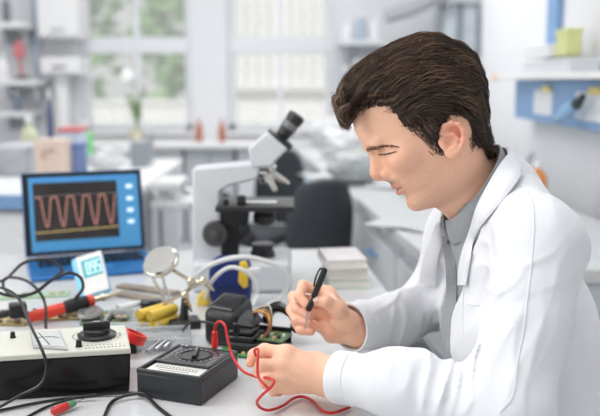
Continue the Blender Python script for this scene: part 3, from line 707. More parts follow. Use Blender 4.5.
tag(MB().tube([T(205,300,TZ+.01),W(212,281,1.74),W(228,268,1.73),W(243,270,1.73),W(254,280,1.74),W(257,294,1.75),W(252,306,1.72)],.0045,10,res=10).build('tubing',M_tube),'white plastic tubing, smaller inner loop in front of the dark blue case','tubing','white tubing loops')
# ------------------------------------------------------------------ helping-hand magnifier
M_brass=mat('worn_nickel',(206,196,176),.18,metal=1,var=.08); M_lens=bpy.data.materials.new('lens_glass'); M_lens.use_nodes=True
_b=M_lens.node_tree.nodes['Principled BSDF']; _b.inputs['Transmission Weight'].default_value=1; _b.inputs['Roughness'].default_value=.03; _b.inputs['Base Color'].default_value=(.66,.70,.72,1); _b.inputs['IOR'].default_value=1.45
HY=1.66
pb=T(184,327); mg=thing('magnifier_stand','helping-hand magnifier with chrome lens and clips on a black base','magnifier',pb)
MB().box(pb+(0,.0,.009),(.064,.05,.018),rotz(.3)).build('base',M_black,mg,bevel=.004)
ptop=W(185,297,HY); MB().tube([(pb[0],pb[1],pb[2]+.015),ptop+(0,0,-.002)],[.010,.007],12).build('pillar',M_black,mg)
def joint(p,r=.009,name='joint'):
    return MB().ell(p,(r,r,r),None,14,10).lathe([(.006,-.012),(.008,-.01),(.008,.01),(.006,.012)],p,(.3,-1,.2),12).build(name,M_brass,mg)
J1=W(185,295,HY);J2=W(203,281,HY-.01);J3=W(191,281,HY);J4=W(178,273,HY+.01)
for j in (J1,J2,J3): joint(j)
MB().cyl(W(157,309,HY+.01),J2+(J2-W(157,309,HY+.01))*.05,.0035,n=10).build('rod',M_brass,mg)
MB().tube([J1,(J1+J3)/2+(.004,-.005,0),J3],.004,8).tube([J3,J2],.004,8).build('link_arm',M_brass,mg)
MB().tube([J3,J4,W(170,268,HY+.02)],.004,8).build('lens_arm',M_brass,mg)
lc_=W(161,262,HY+.03); ax=np.array((-.25,-.62,.74)); ax/=np.linalg.norm(ax)
MB().ring(lc_,ax,.034,.0055,36,12).lathe([(.0335,-.008),(.036,-.004),(.036,.006),(.0335,.009)],lc_,ax,36).build('lens_rim',M_chrome,mg)
MB().lathe([(.0005,.006),(.012,.0052),(.024,.003),(.033,0),(.024,-.003),(.012,-.0052),(.0005,-.006)],lc_,ax,36).build('lens',M_lens,mg)
for (a,c_) in (((206,283),(214,291)),((186,300),(192,312))):
    s_=W(*a,HY-.01); e_=W(*c_,HY-.02); MB().tube([s_,(s_+e_)/2,e_],[.006,.005,.0015],8).build('clip',M_brass,mg)
tag(MB().tube([W(147,264,1.72),W(150,274,1.71),W(158,288,1.70),T(167,302,TZ+.012)],.004,8,res=6).build('tubing',M_tube),'thin white tube running down at the left of the magnifier lens','tubing','thin white tubes below the lens')
tag(MB().tube([W(162,275,1.71),W(165,286,1.70),T(172,303,TZ+.012)],.0035,8,res=6).build('tubing',M_tube),'thin white tube running down directly below the magnifier lens','tubing','thin white tubes below the lens')
# ------------------------------------------------------------------ yellow tubes
M_ytube=mat('yellow_tube',(238,206,86),.4,var=.05)
yd=np.array((.60,.80,0)); yl=.072
for i,(px,py,lab) in enumerate(((140,329,'yellow plastic tube in the lower pair of the bundle, at left'),(150.5,330,'yellow plastic tube in the lower pair of the bundle, at right'),(138.5,319,'yellow plastic tube in the upper pair of the bundle, at left'),(149,320,'yellow plastic tube in the upper pair of the bundle, at right'))):
    r=.0105; zz=TZ+.0345 if i>=2 else TZ+.0135
    a=T(px,py-4,zz); b=MB(); n=18; 
    b.lathe([(r,0),(r,yl*1.0),(r*.62,yl*1.0),(r*.62,0),(r,0)],a,yd,n)
    one('plastic_tube',b,M_ytube,lab,'tube','yellow tubes')
one('yellow_block',MB().prism([(0,0),(.03,0),(.034,.022),(.018,.034),(.004,.022)],T(196,306),(1,0,0),(0,0,1),(0,.02,0)),M_ytube,'small yellow plastic piece behind the magnifier pillar','block',bevel=.003)
# plastic tray under tubes and a tray of tools
def mk_clear(name,col,al):
    m=bpy.data.materials.new(name); m.use_nodes=True; n=m.node_tree; bb=n.nodes['Principled BSDF']
    bb.inputs['Base Color'].default_value=lin(col); bb.inputs['Roughness'].default_value=.12; bb.inputs['Alpha'].default_value=al; return m
M_clear=mk_clear('clear_plastic',(226,232,236),.38)
def tray(c,u,w,d,h,name,label,m=M_clear,th=.002,z0=TZ):
    Rz=rotz(u); t=thing(name,label,'tray',(c[0],c[1],z0)); o=np.array((c[0],c[1],z0))
    q=lambda x,y,z:o+Rz@np.array((x,y,z))
    MB().box(q(0,0,th/2),(w,d,th),Rz).box(q(-w/2,0,h/2),(th,d,h),Rz).box(q(w/2,0,h/2),(th,d,h),Rz).box(q(0,-d/2,h/2),(w,th,h),Rz).box(q(0,d/2,h/2),(w,th,h),Rz).build('tray_body',m,t)
    MB().tube([q(-w/2,-d/2,h),q(w/2,-d/2,h),q(w/2,d/2,h),q(-w/2,d/2,h),q(-w/2,-d/2,h)],.0025,6).build('rim',M_clear,t); return t
c=T(163,344); tray((c[0],c[1]),.15,.105,.08,.022,'plastic_tray','clear plastic tray of metal tools behind the black multimeter')
c2=T(134,327); tray((c2[0],c2[1]+.015),.03,.115,.10,.018,'plastic_tray','shallow clear plastic tray under the yellow tubes')
rs=np.random.RandomState(9)
for i in range(7):
    a=T(144+4.0*i,352-.9*i,TZ+.008); e=T(160+3.2*i,338-.3*i,TZ+.020+.004*(i%2)); 
    b=MB().tube([a,a*.7+e*.3,e],[.0035,.003,.0012],8); one('needle_file',b,M_steel,'thin steel needle tool in the clear tray behind the multimeter','tool','steel needle tools in the tray')
# ------------------------------------------------------------------ circuit boards and loose parts
M_pcb=mat('pcb_green',(92,120,78),.5,var=.15,scale=60); M_pcb2=mat('pcb_olive',(168,150,96),.45,var=.25,scale=80); M_gold=mat('gold_plate',(206,168,92),.3,metal=.8); M_ic=mat('chip_black',(34,34,36),.45); M_capg=mat('capacitor_silver',(196,196,192),.3,metal=.8); M_res=mat('resistor_tan',(206,176,132),.5)
def pcb(c,rz,w,d,z,m,label,seed,n=14):
    rs=np.random.RandomState(seed); Rz=rotz(rz); o=np.array((c[0],c[1],z)); t=thing('circuit_board',label,'circuit board',o,'loose circuit boards')
    q=lambda x,y,zz:o+Rz@np.array((x,y,zz))
    MB().box(q(0,0,.0015),(w,d,.003),Rz).build('board',m,t)
    b=MB()
    for i in range(16): b.box(q(-w/2+w*(i+.5)/16,-d/2+.004,.0033),(w/16*.5,.007,.0006),Rz)
    b.build('contact_strip',M_gold,t)
    for i in range(n):
        x,y=rs.uniform(-w*.43,w*.43),rs.uniform(-d*.35,d*.43); k=rs.randint(4)
        if k==0: MB().box(q(x,y,.005),(.014,.009,.004),Rz).build('chip',M_ic,t)
        elif k==1: MB().lathe([(.004,.003),(.0045,.004),(.0045,.013),(.003,.014)],q(x,y,0),(0,0,1),12).build('capacitor',M_capg,t)
        elif k==2: MB().tube([q(x-.006,y,.0055),q(x+.006,y,.0055)],.0024,8).build('resistor',M_res,t)
        else: MB().box(q(x,y,.006),(.008,.006,.006),Rz).build('connector',mat('connector_white',(222,216,200),.5),t)
    return t
pcb(T(6,319),R(-4),.12,.10,TZ,M_pcb2,'olive circuit board at the left edge behind the meter box',11,26)
pcb(T(58,316),R(5),.10,.07,TZ,M_pcb2,'golden brown circuit board right behind the black knob meter box',12,26)
pcb(T(107,318),R(8),.10,.10,TZ,M_pcb,'greenish circuit board crowded with parts under the soldering iron tip',13,34)
pcb(T(34,296),R(12),.16,.05,TZ,mat('pcb_mint',(150,186,156),.5),'pale mint circuit board in front of the laptop',14,5)
one('speaker_disc',MB().lathe([(.026,0),(.028,.004),(.024,.009),(.012,.006),(.010,.009),(.003,.011),(.0005,.011)],T(90,314,TZ+.014),(0,-.2,1),28),mat('dull_silver',(150,150,148),.45,metal=.5),'small round silver loudspeaker disc lying on the circuit board','speaker')
M_plank=mat('grey_brown_board',(136,122,106),.6,var=.12,scale=25)
for i,(a,e,w,lab) in enumerate(((T(118,292,TZ+.007),T(166,300,TZ+.007),.03,'grey-brown strip board, the nearer one, left of the magnifier'),(T(120,284,TZ+.007),T(176,292,TZ+.007),.035,'grey-brown strip board, the farther one, left of the magnifier'))):
    d=(e-a)/np.linalg.norm(e-a); s_=np.array((-d[1],d[0],0)); one('strip_board',MB().hull8([a-s_*w/2-(0,0,.007),e-s_*w/2-(0,0,.007),e+s_*w/2-(0,0,.007),a+s_*w/2-(0,0,.007)],[a-s_*w/2,e-s_*w/2,e+s_*w/2,a+s_*w/2]),M_plank,lab,'board','strip boards',bevel=.001)
cbk=thing('connector_block','small black connector block behind the yellow tubes','connector',T(151,305)); MB().box(T(151,305,TZ+.011),(.045,.022,.022),rotz(.2)).build('body',M_black,cbk,bevel=.002); MB().box(T(146,305,TZ+.026),(.012,.016,.010),rotz(.2)).build('terminal',M_black,cbk,bevel=.001)
one('ceramic_holder',MB().tube([T(118,309,TZ+.012),T(140,303,TZ+.014)],[.009,.007],12),M_white,'small white cylinder lying left of the yellow tubes','holder')
# ------------------------------------------------------------------ soldering iron
si=thing('soldering_iron','soldering iron with red handle and black grip lying across the circuit boards','soldering iron',W(50,312,1.70))
s0=W(22,319.5,1.66); s1=W(127,290.5,1.76); 
sa=lambda f:s0+(s1-s0)*f
axd=(s1-s0)/np.linalg.norm(s1-s0); Ls=np.linalg.norm(s1-s0)
MB().lathe([(.008,0),(.0115,.004),(.0125,Ls*.2),(.0118,Ls*.40)],s0+axd*.01,axd).build('handle',mat('iron_red',(226,62,42),.35),si)
MB().lathe([(.012,0),(.0145,.006),(.0155,Ls*.12),(.0135,Ls*.22),(.0125,Ls*.225)],sa(.39),axd).build('grip',mat('grip_black',(26,26,27),.6,bump=.3),si)
MB().lathe([(.010,0),(.0125,.002),(.0125,.012),(.009,.014)],sa(.615),axd).build('collar',mat('iron_red2',(216,60,46),.35),si)
MB().lathe([(.006,0),(.0062,Ls*.08),(.0085,Ls*.085),(.0085,Ls*.11),(.005,Ls*.115),(.0042,Ls*.27),(.0015,Ls*.31)],sa(.66),axd).build('tip',M_brass,si)
pg=W(18,310,1.66); one('cable_plug',MB().box(pg,(.035,.03,.030),rotz(.4)).tube([pg+(.01,0,-.004),s0+axd*.012],[.010,.007],10).tube([pg+(-.012,0,-.004),pg+(-.05,-.01,-.014)],[.008,.005],10),M_black,'bulky black plug at the left end of the soldering iron','plug',bevel=.004)
# cables left
M_cable=mat('black_cable',(24,24,26),.35)
def cable(pts,r,label,m=M_cable,group=None,res=10,name='cable'):
    return tag(MB().tube(pts,r,8,res=res).build(name,m),label,'cable',group)
cable([W(-6,282,1.72),W(6,279,1.72),W(22,264,1.70),W(38,259.5,1.69),W(54,262,1.69),W(63,271,1.68)],.0032,'black cable arching highest at the left in front of the laptop',group='black cables by the soldering iron')
cable([W(63,271,1.68),W(50,281,1.66),W(33,293,1.65),W(16,297,1.65),W(4,288,1.66),W(6,278,1.67),W(22,279,1.66),W(35,287,1.64),W(45,303,1.63),T(46,328,TZ+.02)],.0030,'black cable forming the middle loop above the red handle',group='black cables by the soldering iron')
cable([W(-6,291,1.60),W(12,296,1.60),W(34,293,1.60),W(52,280,1.62),W(68,273,1.64),W(80,277,1.66),W(83,288,1.68),W(76,298,1.70)],.0034,'black cable curving over the iron up to the grip',group='black cables by the soldering iron')
Fm=1.285
cable([W(-6,286,1.52),W(10,291,1.48),W(21,302,1.42),W(30,324,1.325),W(41,347,1.250),W(46.5,366,1.236),W(41,384,1.225),W(19,396,1.222),T(-4,409,TZ+.008)],.0026,'thin black lead hanging down in front of the beige meter box')
cable([T(-4,411,TZ+.003),T(30,404,TZ+.003),T(57,399.5,TZ+.003),T(93,395.5,TZ+.003),T(126,392.8,TZ+.006),T(142,393,TZ+.006)],.0022,'thin black lead running along the bottom of the beige meter box')
cable([T(22,420,TZ+.003),T(44,408,TZ+.003),T(64,401,TZ+.006),T(80,397,TZ+.008),T(96,394.5,TZ+.010)],.0022,'short black lead crossing in front of the meter box at the bottom edge')
cable([T(103,424,TZ+.003),T(106,413,TZ+.003),T(112,402,TZ+.004),T(125,395.5,TZ+.008),T(141,393.5,TZ+.009),T(150,399,TZ+.006),T(159,408,TZ+.003),T(172,418,TZ+.003)],.0028,'black lead making a bow at the bottom edge left of the multimeter')
pr=thing('test_probe','red and green test probe lying at the bottom edge in front of the meter box','probe',T(66,406))
a=T(52,412,TZ+.008); e=T(84,399,TZ+.010); d=(e-a)/np.linalg.norm(e-a); l=np.linalg.norm(e-a)
MB().lathe([(.004,0),(.0065,.004),(.0065,l*.45),(.0045,l*.5)],a,d,14).build('handle',mat('probe_red',(206,52,48),.4),pr)
MB().lathe([(.0055,l*.48),(.006,l*.52),(.005,l*.7),(.002,l*.75)],a,d,14).build('green_collar',mat('probe_green',(96,140,110),.4),pr)
MB().lathe([(.0018,l*.74),(.0005,l*1.05)],a,d,8).build('needle_tip',M_steel,pr)
# ------------------------------------------------------------------ big analog meter box
M_beige=mat('meter_beige',(203,202,190),.45,var=.03); M_side=mat('meter_black',(16,16,16),.25,spec=.3)
fl=T(-38,404.5); fr=T(132,393); fx=(fr-fl)/np.linalg.norm(fr-fl); wA=np.linalg.norm(fr-fl); fy=np.array((-fx[1],fx[0],0))
hA=.072; dA=.125
am=thing('analog_meter','large analog meter box with beige top panel, black sides and black knob','meter',(fl+fr)/2)
def A_(u,v,z): return fl+fx*u+fy*v+np.array((0,0,z))
MB().hull8([A_(.004,.004,.0),A_(wA-.004,.004,0),A_(wA-.008,dA,0),A_(.004,dA,0)],[A_(0,0,hA-.006),A_(wA,0,hA-.006),A_(wA-.008,dA,hA-.006),A_(0,dA,hA-.006)]).build('case',M_side,am,bevel=.003)
MB().hull8([A_(0,-.001,hA-.006),A_(wA+.001,-.001,hA-.006),A_(wA-.008,dA+.001,hA-.006),A_(0,dA+.001,hA-.006)],[A_(0,0,hA+.003),A_(wA,0,hA+.003),A_(wA-.010,dA,hA+.006),A_(0,dA,hA+.006)]).build('top_panel',M_beige,am,bevel=.002)
zT=hA+.0045
def onA(px,py): 
    p=T(px,py,TZ+zT); return p
p0,p1,p2,p3=onA(33,348),onA(68,350),onA(60,332),onA(30,332)
def lift(P,z): return [p+np.array((0,0,z)) for p in P]
MB().hull8(lift((p0,p1,p2,p3),-.004),lift((p0,p1,p2,p3),.0025)).build('meter_window_frame',mat('frame_grey',(176,178,176),.35,metal=.4),am,bevel=.001)
cw=(p0+p1+p2+p3)/4; ins=[cw+(p-cw)*.86 for p in (p0,p1,p2,p3)]
dl=MB().hull8(lift(ins,.0025),lift(ins,.0032)).build('dial_face',mat('dial_face',(200,203,198),.25),am)
b=MB().tube([cw+(p0+p1-p2-p3)*.18+(0,0,.0038),cw-(p0+p1-p2-p3)*.16+(-.012,0,.0038)],.0006,5); b.build('needle',M_black,dl)
arc=[cw+np.array((.022*math.cos(t),.014*math.sin(t)-.006,.0036)) for t in np.linspace(.5,2.6,14)]; MB().tube(arc,.0004,4).build('scale_arc',M_black,dl)
pk=onA(97,336); kn=MB().lathe([(.031,0),(.032,.004),(.029,.006),(.0215,.007),(.021,.012),(.019,.014),(.0005,.014)],pk,(0,0,1),32).build('range_knob',M_black,am)
MB().box(pk+(0,0,.018),(.044,.010,.014),rotz(.25)).build('knob_grip',M_black,kn,bevel=.002)
MB().box(pk+(0,0,.0255),(.012,.0016,.001),rotz(.25)).build('pointer_mark',M_white,kn)
b=MB()
for t in np.linspace(-.4,math.pi+.4,18): b.box(pk+np.array((.039*math.cos(t),-.036*math.sin(t)*.9-.002,.002)),(.0016,.003,.0006),rotz(t))
b.build('scale_marks',M_dark,am)
b=MB()
for i in range(11): b.box(onA(86+3.8*i,349.5-(.25*i))+(0,0,.002),(.0028,.0016,.0006))
for i in range(9): b.box(onA(88+4*i,346.5-(.2*i))+(0,0,.002),(.002,.0012,.0006))
b.build('panel_print',M_dark,am)
for (px,py,r) in ((79,346,.005),(13,338,.0045)):
    q=onA(px,py); MB().lathe([(r*1.2,0),(r,.002),(r*.8,.010),(r*.6,.011)],q,(0,0,1),14).build('small_knob',M_black,am)
# red tape roll
rt=T(134,337,TZ+.037); tr_=thing('tape_roll','roll of red insulating tape leaning on a dark block right of the meter box','tape',T(132,345))
axr=np.array((.40,.20,.89)); axr/=np.linalg.norm(axr)
MB().lathe([(.0165,-.009),(.022,-.009),(.0225,-.007),(.0225,.007),(.022,.009),(.0165,.009),(.0165,-.009)],rt,axr,32).build('tape',mat('tape_red',(226,52,44),.35),tr_)
MB().lathe([(.0150,-.0065),(.0163,-.0065),(.0163,.0065),(.0150,.0065),(.0150,-.0065)],rt,axr,32).build('core',mat('core_card',(190,60,50),.7),tr_)
one('dark_block',MB().box(T(128,348,TZ+.011)+(0,.012,0),(.026,.03,.022),rotz(.2)),M_black,'small dark block under the red tape roll','block',bevel=.002)
# ------------------------------------------------------------------ black multimeter
M_mm=mat('multimeter_black',(42,45,49),.4,var=.06); M_mmp=mat('multimeter_panel',(34,35,38),.45); M_mark=mat('marking_grey',(176,178,180),.5)
f0=T(137,396.5); f1=T(201,406.5); mx=(f1-f0)/np.linalg.norm(f1-f0); wM=np.linalg.norm(f1-f0); my=np.array((-mx[1],mx[0],0)); dM=.136; hM=.047
mm=thing('multimeter','black analog multimeter with dial and white scale window at the front of the table','multimeter',(f0+f1)/2)
def M_(u,v,z): return f0+mx*u+my*v+np.array((0,0,z))
Rm=np.stack((mx,my,(0,0,1)),1)
def mbox(b,u0,u1,v0,v1,z0,z1): return b.box(M_((u0+u1)/2,(v0+v1)/2,(z0+z1)/2),(u1-u0,v1-v0,z1-z0),Rm)
mbox(MB(),0,wM,0,dM,0,hM-.006).build('case',M_mm,mm,bevel=.003)
b=MB(); e_=.006
mbox(b,0,wM,0,e_,hM-.008,hM); mbox(b,0,wM,dM-e_,dM,hM-.008,hM); mbox(b,0,e_,e_,dM-e_,hM-.008,hM); mbox(b,wM-e_,wM,e_,dM-e_,hM-.008,hM)
b.build('rim',M_mm,mm,bevel=.0015)
mbox(MB(),.008,wM-.008,.052,dM-.008,hM-.006,hM-.001).build('control_panel',M_mmp,mm,bevel=.001)
sw=mbox(MB(),.010,wM-.010,.010,.048,hM-.006,hM-.0035).build('scale_window',mat('scale_paper',(222,222,216),.3),mm,bevel=.001)
b=MB()
for k in range(13): mbox(b,.020+.0058*k,.0212+.0058*k,.030,.036,hM-.0035,hM-.003)
mbox(b,.018,wM-.02,.026,.0268,hM-.0035,hM-.003); mbox(b,.03,wM-.03,.018,.0188,hM-.0035,hM-.003); b.build('scale_print',mat('scale_ink',(120,104,80),.5),sw)
mbox(MB(),.008,wM-.008,.044,.052,hM-.005,hM+.001).build('window_ledge',M_mm,mm,bevel=.001)
ck=M_(wM*.5,.092,hM-.001); dk=MB().lathe([(.027,0),(.0268,.0016),(.0245,.0022),(.0235,.0008),(.0005,.0008)],ck,(0,0,1),36).build('dial',M_black,mm)
MB().box(ck+(0,0,.004),(.0075,.044,.007),Rm@rotz(.35)).build('dial_grip',M_black,dk,bevel=.0015)
MB().box(ck+Rm@(rotz(.35)@np.array((0,.012,.0078))),(.0014,.014,.0008),Rm@rotz(.35)).build('pointer_mark',M_mark,dk)
b=MB()
for k in range(22):
    t=2*math.pi*k/22; rr=.0335; q=ck+Rm@np.array((rr*math.cos(t),rr*math.sin(t)*.92,.0006)); b.box(q,(.0042,.0016,.0006),Rm@rotz(t))
for k in range(9): mbox(b,.012,.018+.002*(k%2),.058+.0075*k,.0596+.0075*k,hM-.001,hM-.0005)
for k in range(8): mbox(b,wM-.022,wM-.014,.058+.0075*k,.0594+.0075*k,hM-.001,hM-.0005)
b.build('panel_print',M_mark,mm)
b=MB()
for k in range(5): t=.3+.26*k; q=ck+Rm@np.array((.0385*math.cos(t),.0385*math.sin(t)*.92,.0006)); b.box(q,(.003,.0014,.0006),Rm@rotz(t))
b.build('red_print',mat('print_red',(180,70,66),.5),mm)
for (u,v) in ((.014,.125),(.022,.125)): MB().lathe([(.003,0),(.003,.003),(.0015,.003)],M_(u,v,hM-.001),(0,0,1),12).build('screw',M_steel,mm)
# red banana plug and lead
M_red=mat('red_lead',(206,44,40),.4)
pp=W(215,348.5,1.375); pq=W(214.5,331,1.375); one('banana_plug',MB().lathe([(.0042,0),(.0058,.002),(.0058,.017),(.0050,.020),(.0050,.0285),(.0035,.030)],(pp[0],pp[1],TZ+hM-.001),(0,0,1),16),mat('plug_red',(222,44,38),.35),'red banana plug standing in the multimeter panel','plug')
pt=np.array((pp[0],pp[1],TZ+hM+.029))
cable([pt,W(216,324,1.37),W(220,321.5,1.36),W(225,326,1.35),W(228,340,1.34),W(233,357,1.32),W(242,370,1.28),W(254,376,1.235),W(265,377.5,1.19),W(273.5,380.5,1.175),W(271,387,1.17),W(263,394,1.17),W(257,402,1.185),W(261,408,1.195),W(270,410,1.2),T(283,405.5,TZ+.004),T(293,398.5,TZ+.005),T(303,396.5,TZ+.004),T(314,402,TZ+.004),T(323,411,TZ+.004),T(334,412.5,TZ+.004),T(350,407,TZ+.004)],.0023,'red test lead looping from the multimeter plug past the near hand',m=M_red,name='test_lead')
cable([W(256,356,1.205),W(254.5,350.5,1.20),W(258,349,1.20),W(258,356,1.185),W(257.5,368,1.18),W(258.5,377,1.175),W(264,384,1.165),W(268,388,1.165)],.0021,'short red wire loop pinched between thumb and finger of the near hand',m=M_red,name='wire_loop')
# ------------------------------------------------------------------ dismantled black device
M_dev=mat('device_black',(30,30,32),.42,var=.12,bump=.15,bscale=500); M_dev2=mat('device_black_gloss',(24,24,26),.25)
dv0=T(203,350); dv1=T(246,359); dx=np.array((.945,-.327,0)); dy=np.array((.327,.945,0))
dv=thing('dismantled_device','opened black plastic device with exposed wires between multimeter and hands','device',T(245,352))
O=T(203,345)
def V_(u,v,z): return O+dx*u+dy*v+np.array((0,0,z))
# rounded lump
b=MB().hull8([V_(0,0,.0),V_(.070,-.006,.0),V_(.074,.085,.0),V_(.004,.085,.0)],[V_(-.002,.004,.070),V_(.066,.0,.064),V_(.072,.085,.080),V_(.002,.085,.082)])
b.build('battery_housing',M_dev,dv,bevel=.014,seg=4)
MB().hull8([V_(.006,.012,.070),V_(.058,.010,.066),V_(.064,.078,.080),V_(.010,.078,.082)],[V_(.010,.020,.078),V_(.050,.018,.074),V_(.056,.072,.086),V_(.014,.072,.088)]).build('top_cover',M_dev2,dv,bevel=.006,seg=3)
Rd=np.stack((dx,dy,(0,0,1)),1)
def dbox(b,u0,u1,v0,v1,z0,z1): return b.box(V_((u0+u1)/2,(v0+v1)/2,(z0+z1)/2),(u1-u0,v1-v0,z1-z0),Rd)
b=MB(); dbox(b,.06,.155,-.03,.07,.012,.022); b.build('chassis_plate',M_dev,dv,bevel=.002)
b=MB(); dbox(b,.064,.115,-.028,.03,.022,.034); dbox(b,.064,.11,-.026,.02,.036,.044); b.build('chassis_block',M_dev2,dv,bevel=.003)
MB().hull8([V_(.068,.0,.044),V_(.108,-.004,.044),V_(.108,.05,.044),V_(.068,.05,.044)],[V_(.068,.01,.060),V_(.092,.008,.056),V_(.092,.05,.062),V_(.068,.05,.066)]).build('sloped_cover',M_dev,dv,bevel=.004)
dbox(MB(),.074,.086,-.0275,-.02,.03,.058).build('latch',M_dev2,dv,bevel=.002)
dbox(MB(),.07,.155,-.034,-.03,.0,.020).build('side_wall',M_dev,dv,bevel=.001); dbox(MB(),.06,.155,.066,.07,0,.03).build('side_wall',M_dev,dv,bevel=.001)
pc=MB(); dbox(pc,.05,.12,-.048,-.012,.0035,.006); pc=pc.build('circuit_board',mat('pcb_bright',(72,150,84),.4,var=.2,scale=90),dv)
for i in range(6): dbox(MB(),.058+.010*i,.064+.010*i,-.044+.006*(i%2),-.038+.006*(i%2),.006,.010).build('component',[M_ic,M_res,M_white][i%3],pc)
# hooked bracket at right
MB().tube([V_(.10,.075,.03),V_(.105,.085,.055),V_(.125,.085,.064),V_(.150,.08,.056),V_(.160,.075,.045),V_(.172,.07,.044),V_(.180,.065,.056)],[.010,.011,.011,.010,.009,.010,.008],10,res=6).build('hook_bracket',M_dev2,dv)
MB().lathe([(.010,0),(.015,0),(.016,.008),(.012,.013),(.006,.013),(.006,.009)],V_(.168,.068,.030),(.2,-.5,1),18).build('bracket_boss',M_dev2,dv)
p2=MB(); dbox(p2,.115,.165,-.01,.045,.024,.027); p2=p2.build('circuit_board',M_pcb,dv)
for i in range(7): dbox(MB(),.120+.006*i,.124+.006*i,-.006+.01*(i%4),.002+.01*(i%4),.027,.032).build('component',[M_res,M_ic,M_white,M_gold][i%4],p2)
for i,(col,off) in enumerate((((214,176,72),0),((180,120,60),.004),((60,60,62),.008),((214,206,190),.012),((150,70,50),-.004))):
    m=mat('wire_colour_%d'%i,col,.4)
    MB().tube([V_(.080,.045+off,.058),V_(.10,.04+off,.066+off*.4),V_(.122,.028+off,.064+off),V_(.132,.012+off,.048),V_(.128,.002+off,.030)],.0014,6,res=8).build('wire',m,dv)
tag(MB().tube([V_(-.065,.045,.006),V_(-.045,.01,.024),V_(-.02,-.012,.045),V_(.01,-.018,.052),V_(.035,-.014,.048),V_(.05,-.010,.040)],.0026,8,res=8).build('cable',M_cable),'thin black cable arching beside the black device','cable')
QS=1.0
# ================================================================== the man
HY_=1.38; PX=HY_/F*1.003      # metres per pixel at the head's middle plane
HO=W(447,140,HY_)
phi=R(33)
SD=-CF
yaw=R(-1)
# canonical head axes: hf forward, hu up, hs towards the camera (his left)
hf=-math.cos(phi)*CR-math.sin(phi)*CU; hu=-math.sin(phi)*CR+math.cos(phi)*CU; hs=SD.copy()
hf,hs=math.cos(yaw)*hf+math.sin(yaw)*hs, math.cos(yaw)*hs-math.sin(yaw)*hf
HM=np.stack((hf,hu,hs))       # rows
def H2W(f,u,s): return HO+(f*hf+u*hu+s*hs)/1000.
def W2H(P): return (P-HO)@HM.T*1000.
uF=np.array([-86,-80,-74,-68,-59,-50,-44,-36,-28,-20,-10,0,12,30,45,52,62,72,85,98,110,125,138,146,150.])
fF=np.array([40,78,97,105,108,106.5,105,108,110,110.5,111,111,111,111,113,117,120.5,121,121,119,114,96,66,36,10.])
uB=np.array([-86,-60,-40,-20,0,20,40,60,80,100,120,138,150.])
fB=np.array([-10,-22,-40,-56,-68,-77,-82,-83,-80,-71,-54,-28,0.])
uW=np.array([-86,-78,-70,-60,-50,-40,-30,-20,0,20,40,60,80,100,115,128,140,150.])
wW=np.array([6,22,34,44,51,56,60,63,67,70,72.5,74,74,71,65,54,36,4.])
uC=np.array([-86,-60,-40,-20,0,40,100,150.]); fC=np.array([28,30,26,18,12,8,8,8.])
uN=np.array([-86,-50,-20,20,60,150.]); nN=np.array([2.0,2.0,2.15,2.3,2.3,2.1])
def head_base(P):
    q=W2H(P); f,u,s=q[:,0],q[:,1],q[:,2]; uu=np.clip(u,-86,150)
    a=np.interp(uu,uF,fF); b=np.interp(uu,uB,fB); w=np.interp(uu,uW,wW); c=np.interp(uu,uC,fC); n=np.interp(uu,uN,nN)
    df=f-c; ex=np.where(df>0,a-c,c-b); rho=np.sqrt(df*df+s*s)+1e-6
    G=((np.abs(df)/ex)**n+(np.abs(s)/w)**n)**(1/n)+1e-6
    d=(rho-rho/G)*.86+np.maximum(0,np.abs(u-uu))
    return np.maximum(d,-40)/1000.
body=SDF()
body.fn(head_base,H2W(15,30,0),.16,.0)
def hb(f,u,s,rad,k=.01,op='u',rot=0):
    M=HM
    if rot:
        c_,s_=math.cos(rot),math.sin(rot); M=np.stack((c_*hf+s_*hu,-s_*hf+c_*hu,hs))
    body.ell(H2W(f,u,s),[r/1000. for r in rad],M,k,op)
for sg in (1,-1):
    hb(117,39,sg*33,(14,12,18),.012,'s')                                   # eye socket
    body.cone(H2W(114,57,sg*9),H2W(103,58,sg*41),.0065,.006,.012)           # brow ridge
    hb(84,16,sg*50,(20,16,16),.026)                                         # cheekbone
    hb(91,36,sg*31,(13.6,12.6,15),.004)                                   # lidded eye
    body.cone(H2W(104,29,sg*20),H2W(95,28,sg*43),.0026,.002,.006)        # lower lid
    hb(113,8,sg*13,(11,8,7),.007)                                      # nostril wing
    hb(122,1.5,sg*6.5,(5,3.4,2.8),.002,'s')
body.cone(H2W(111,50,0),H2W(126,23,0),.0065,.0085,.010)
hb(114,22,0,(13,20,10.5),.008)
hb(128.5,16.5,0,(10,9,10),.008)
body.cone(H2W(129,9,0),H2W(115,-1,0),.005,.0045,.006)
hb(109,-12,0,(7,12,26),.012)                                                # maxilla / upper lip skin
hb(111.5,-17.2,0,(8,4.6,21),.005)
hb(110.5,-29.5,0,(8.5,5.6,18),.005)
hb(122,-23.4,0,(12,1.0,22),.003,'s')                                        # mouth slit
hb(97,-58,0,(15.5,14,18),.014)                                              # chin
# neck, shoulders, arms
NK0=W(458,170,1.385); NK1=W(490,214,1.39)
body.cone(NK0,NK1,.055,.055,.03)
body.cone(H2W(58,-62,0),W(466,204,1.385),.020,.030,.03)
SHL=W(541,246,1.20); ELL=W(508,412,1.09); WRL=W(334,378,1.212)
SHR=W(462,232,1.57); ELR=W(434,301,1.60); WRR=W(357,331,1.435)
body.cone(NK1,SHL*.5+NK1*.5,.045,.036,.02).cone(NK1,SHR*.5+NK1*.5,.045,.036,.02)
body.cone(SHL*.5+NK1*.5,SHL,.036,.036,.02).cone(SHR*.5+NK1*.5,SHR,.036,.036,.02)
body.cone(SHL,ELL,.042,.036,.01).cone(ELL,WRL,.038,.027,.01).cone(SHR,ELR,.042,.036,.01).cone(ELR,WRR,.038,.026,.01)
PEL=W(596,560,1.37)
body.cone(W(505,232,1.39),PEL,.055,.08,.03)
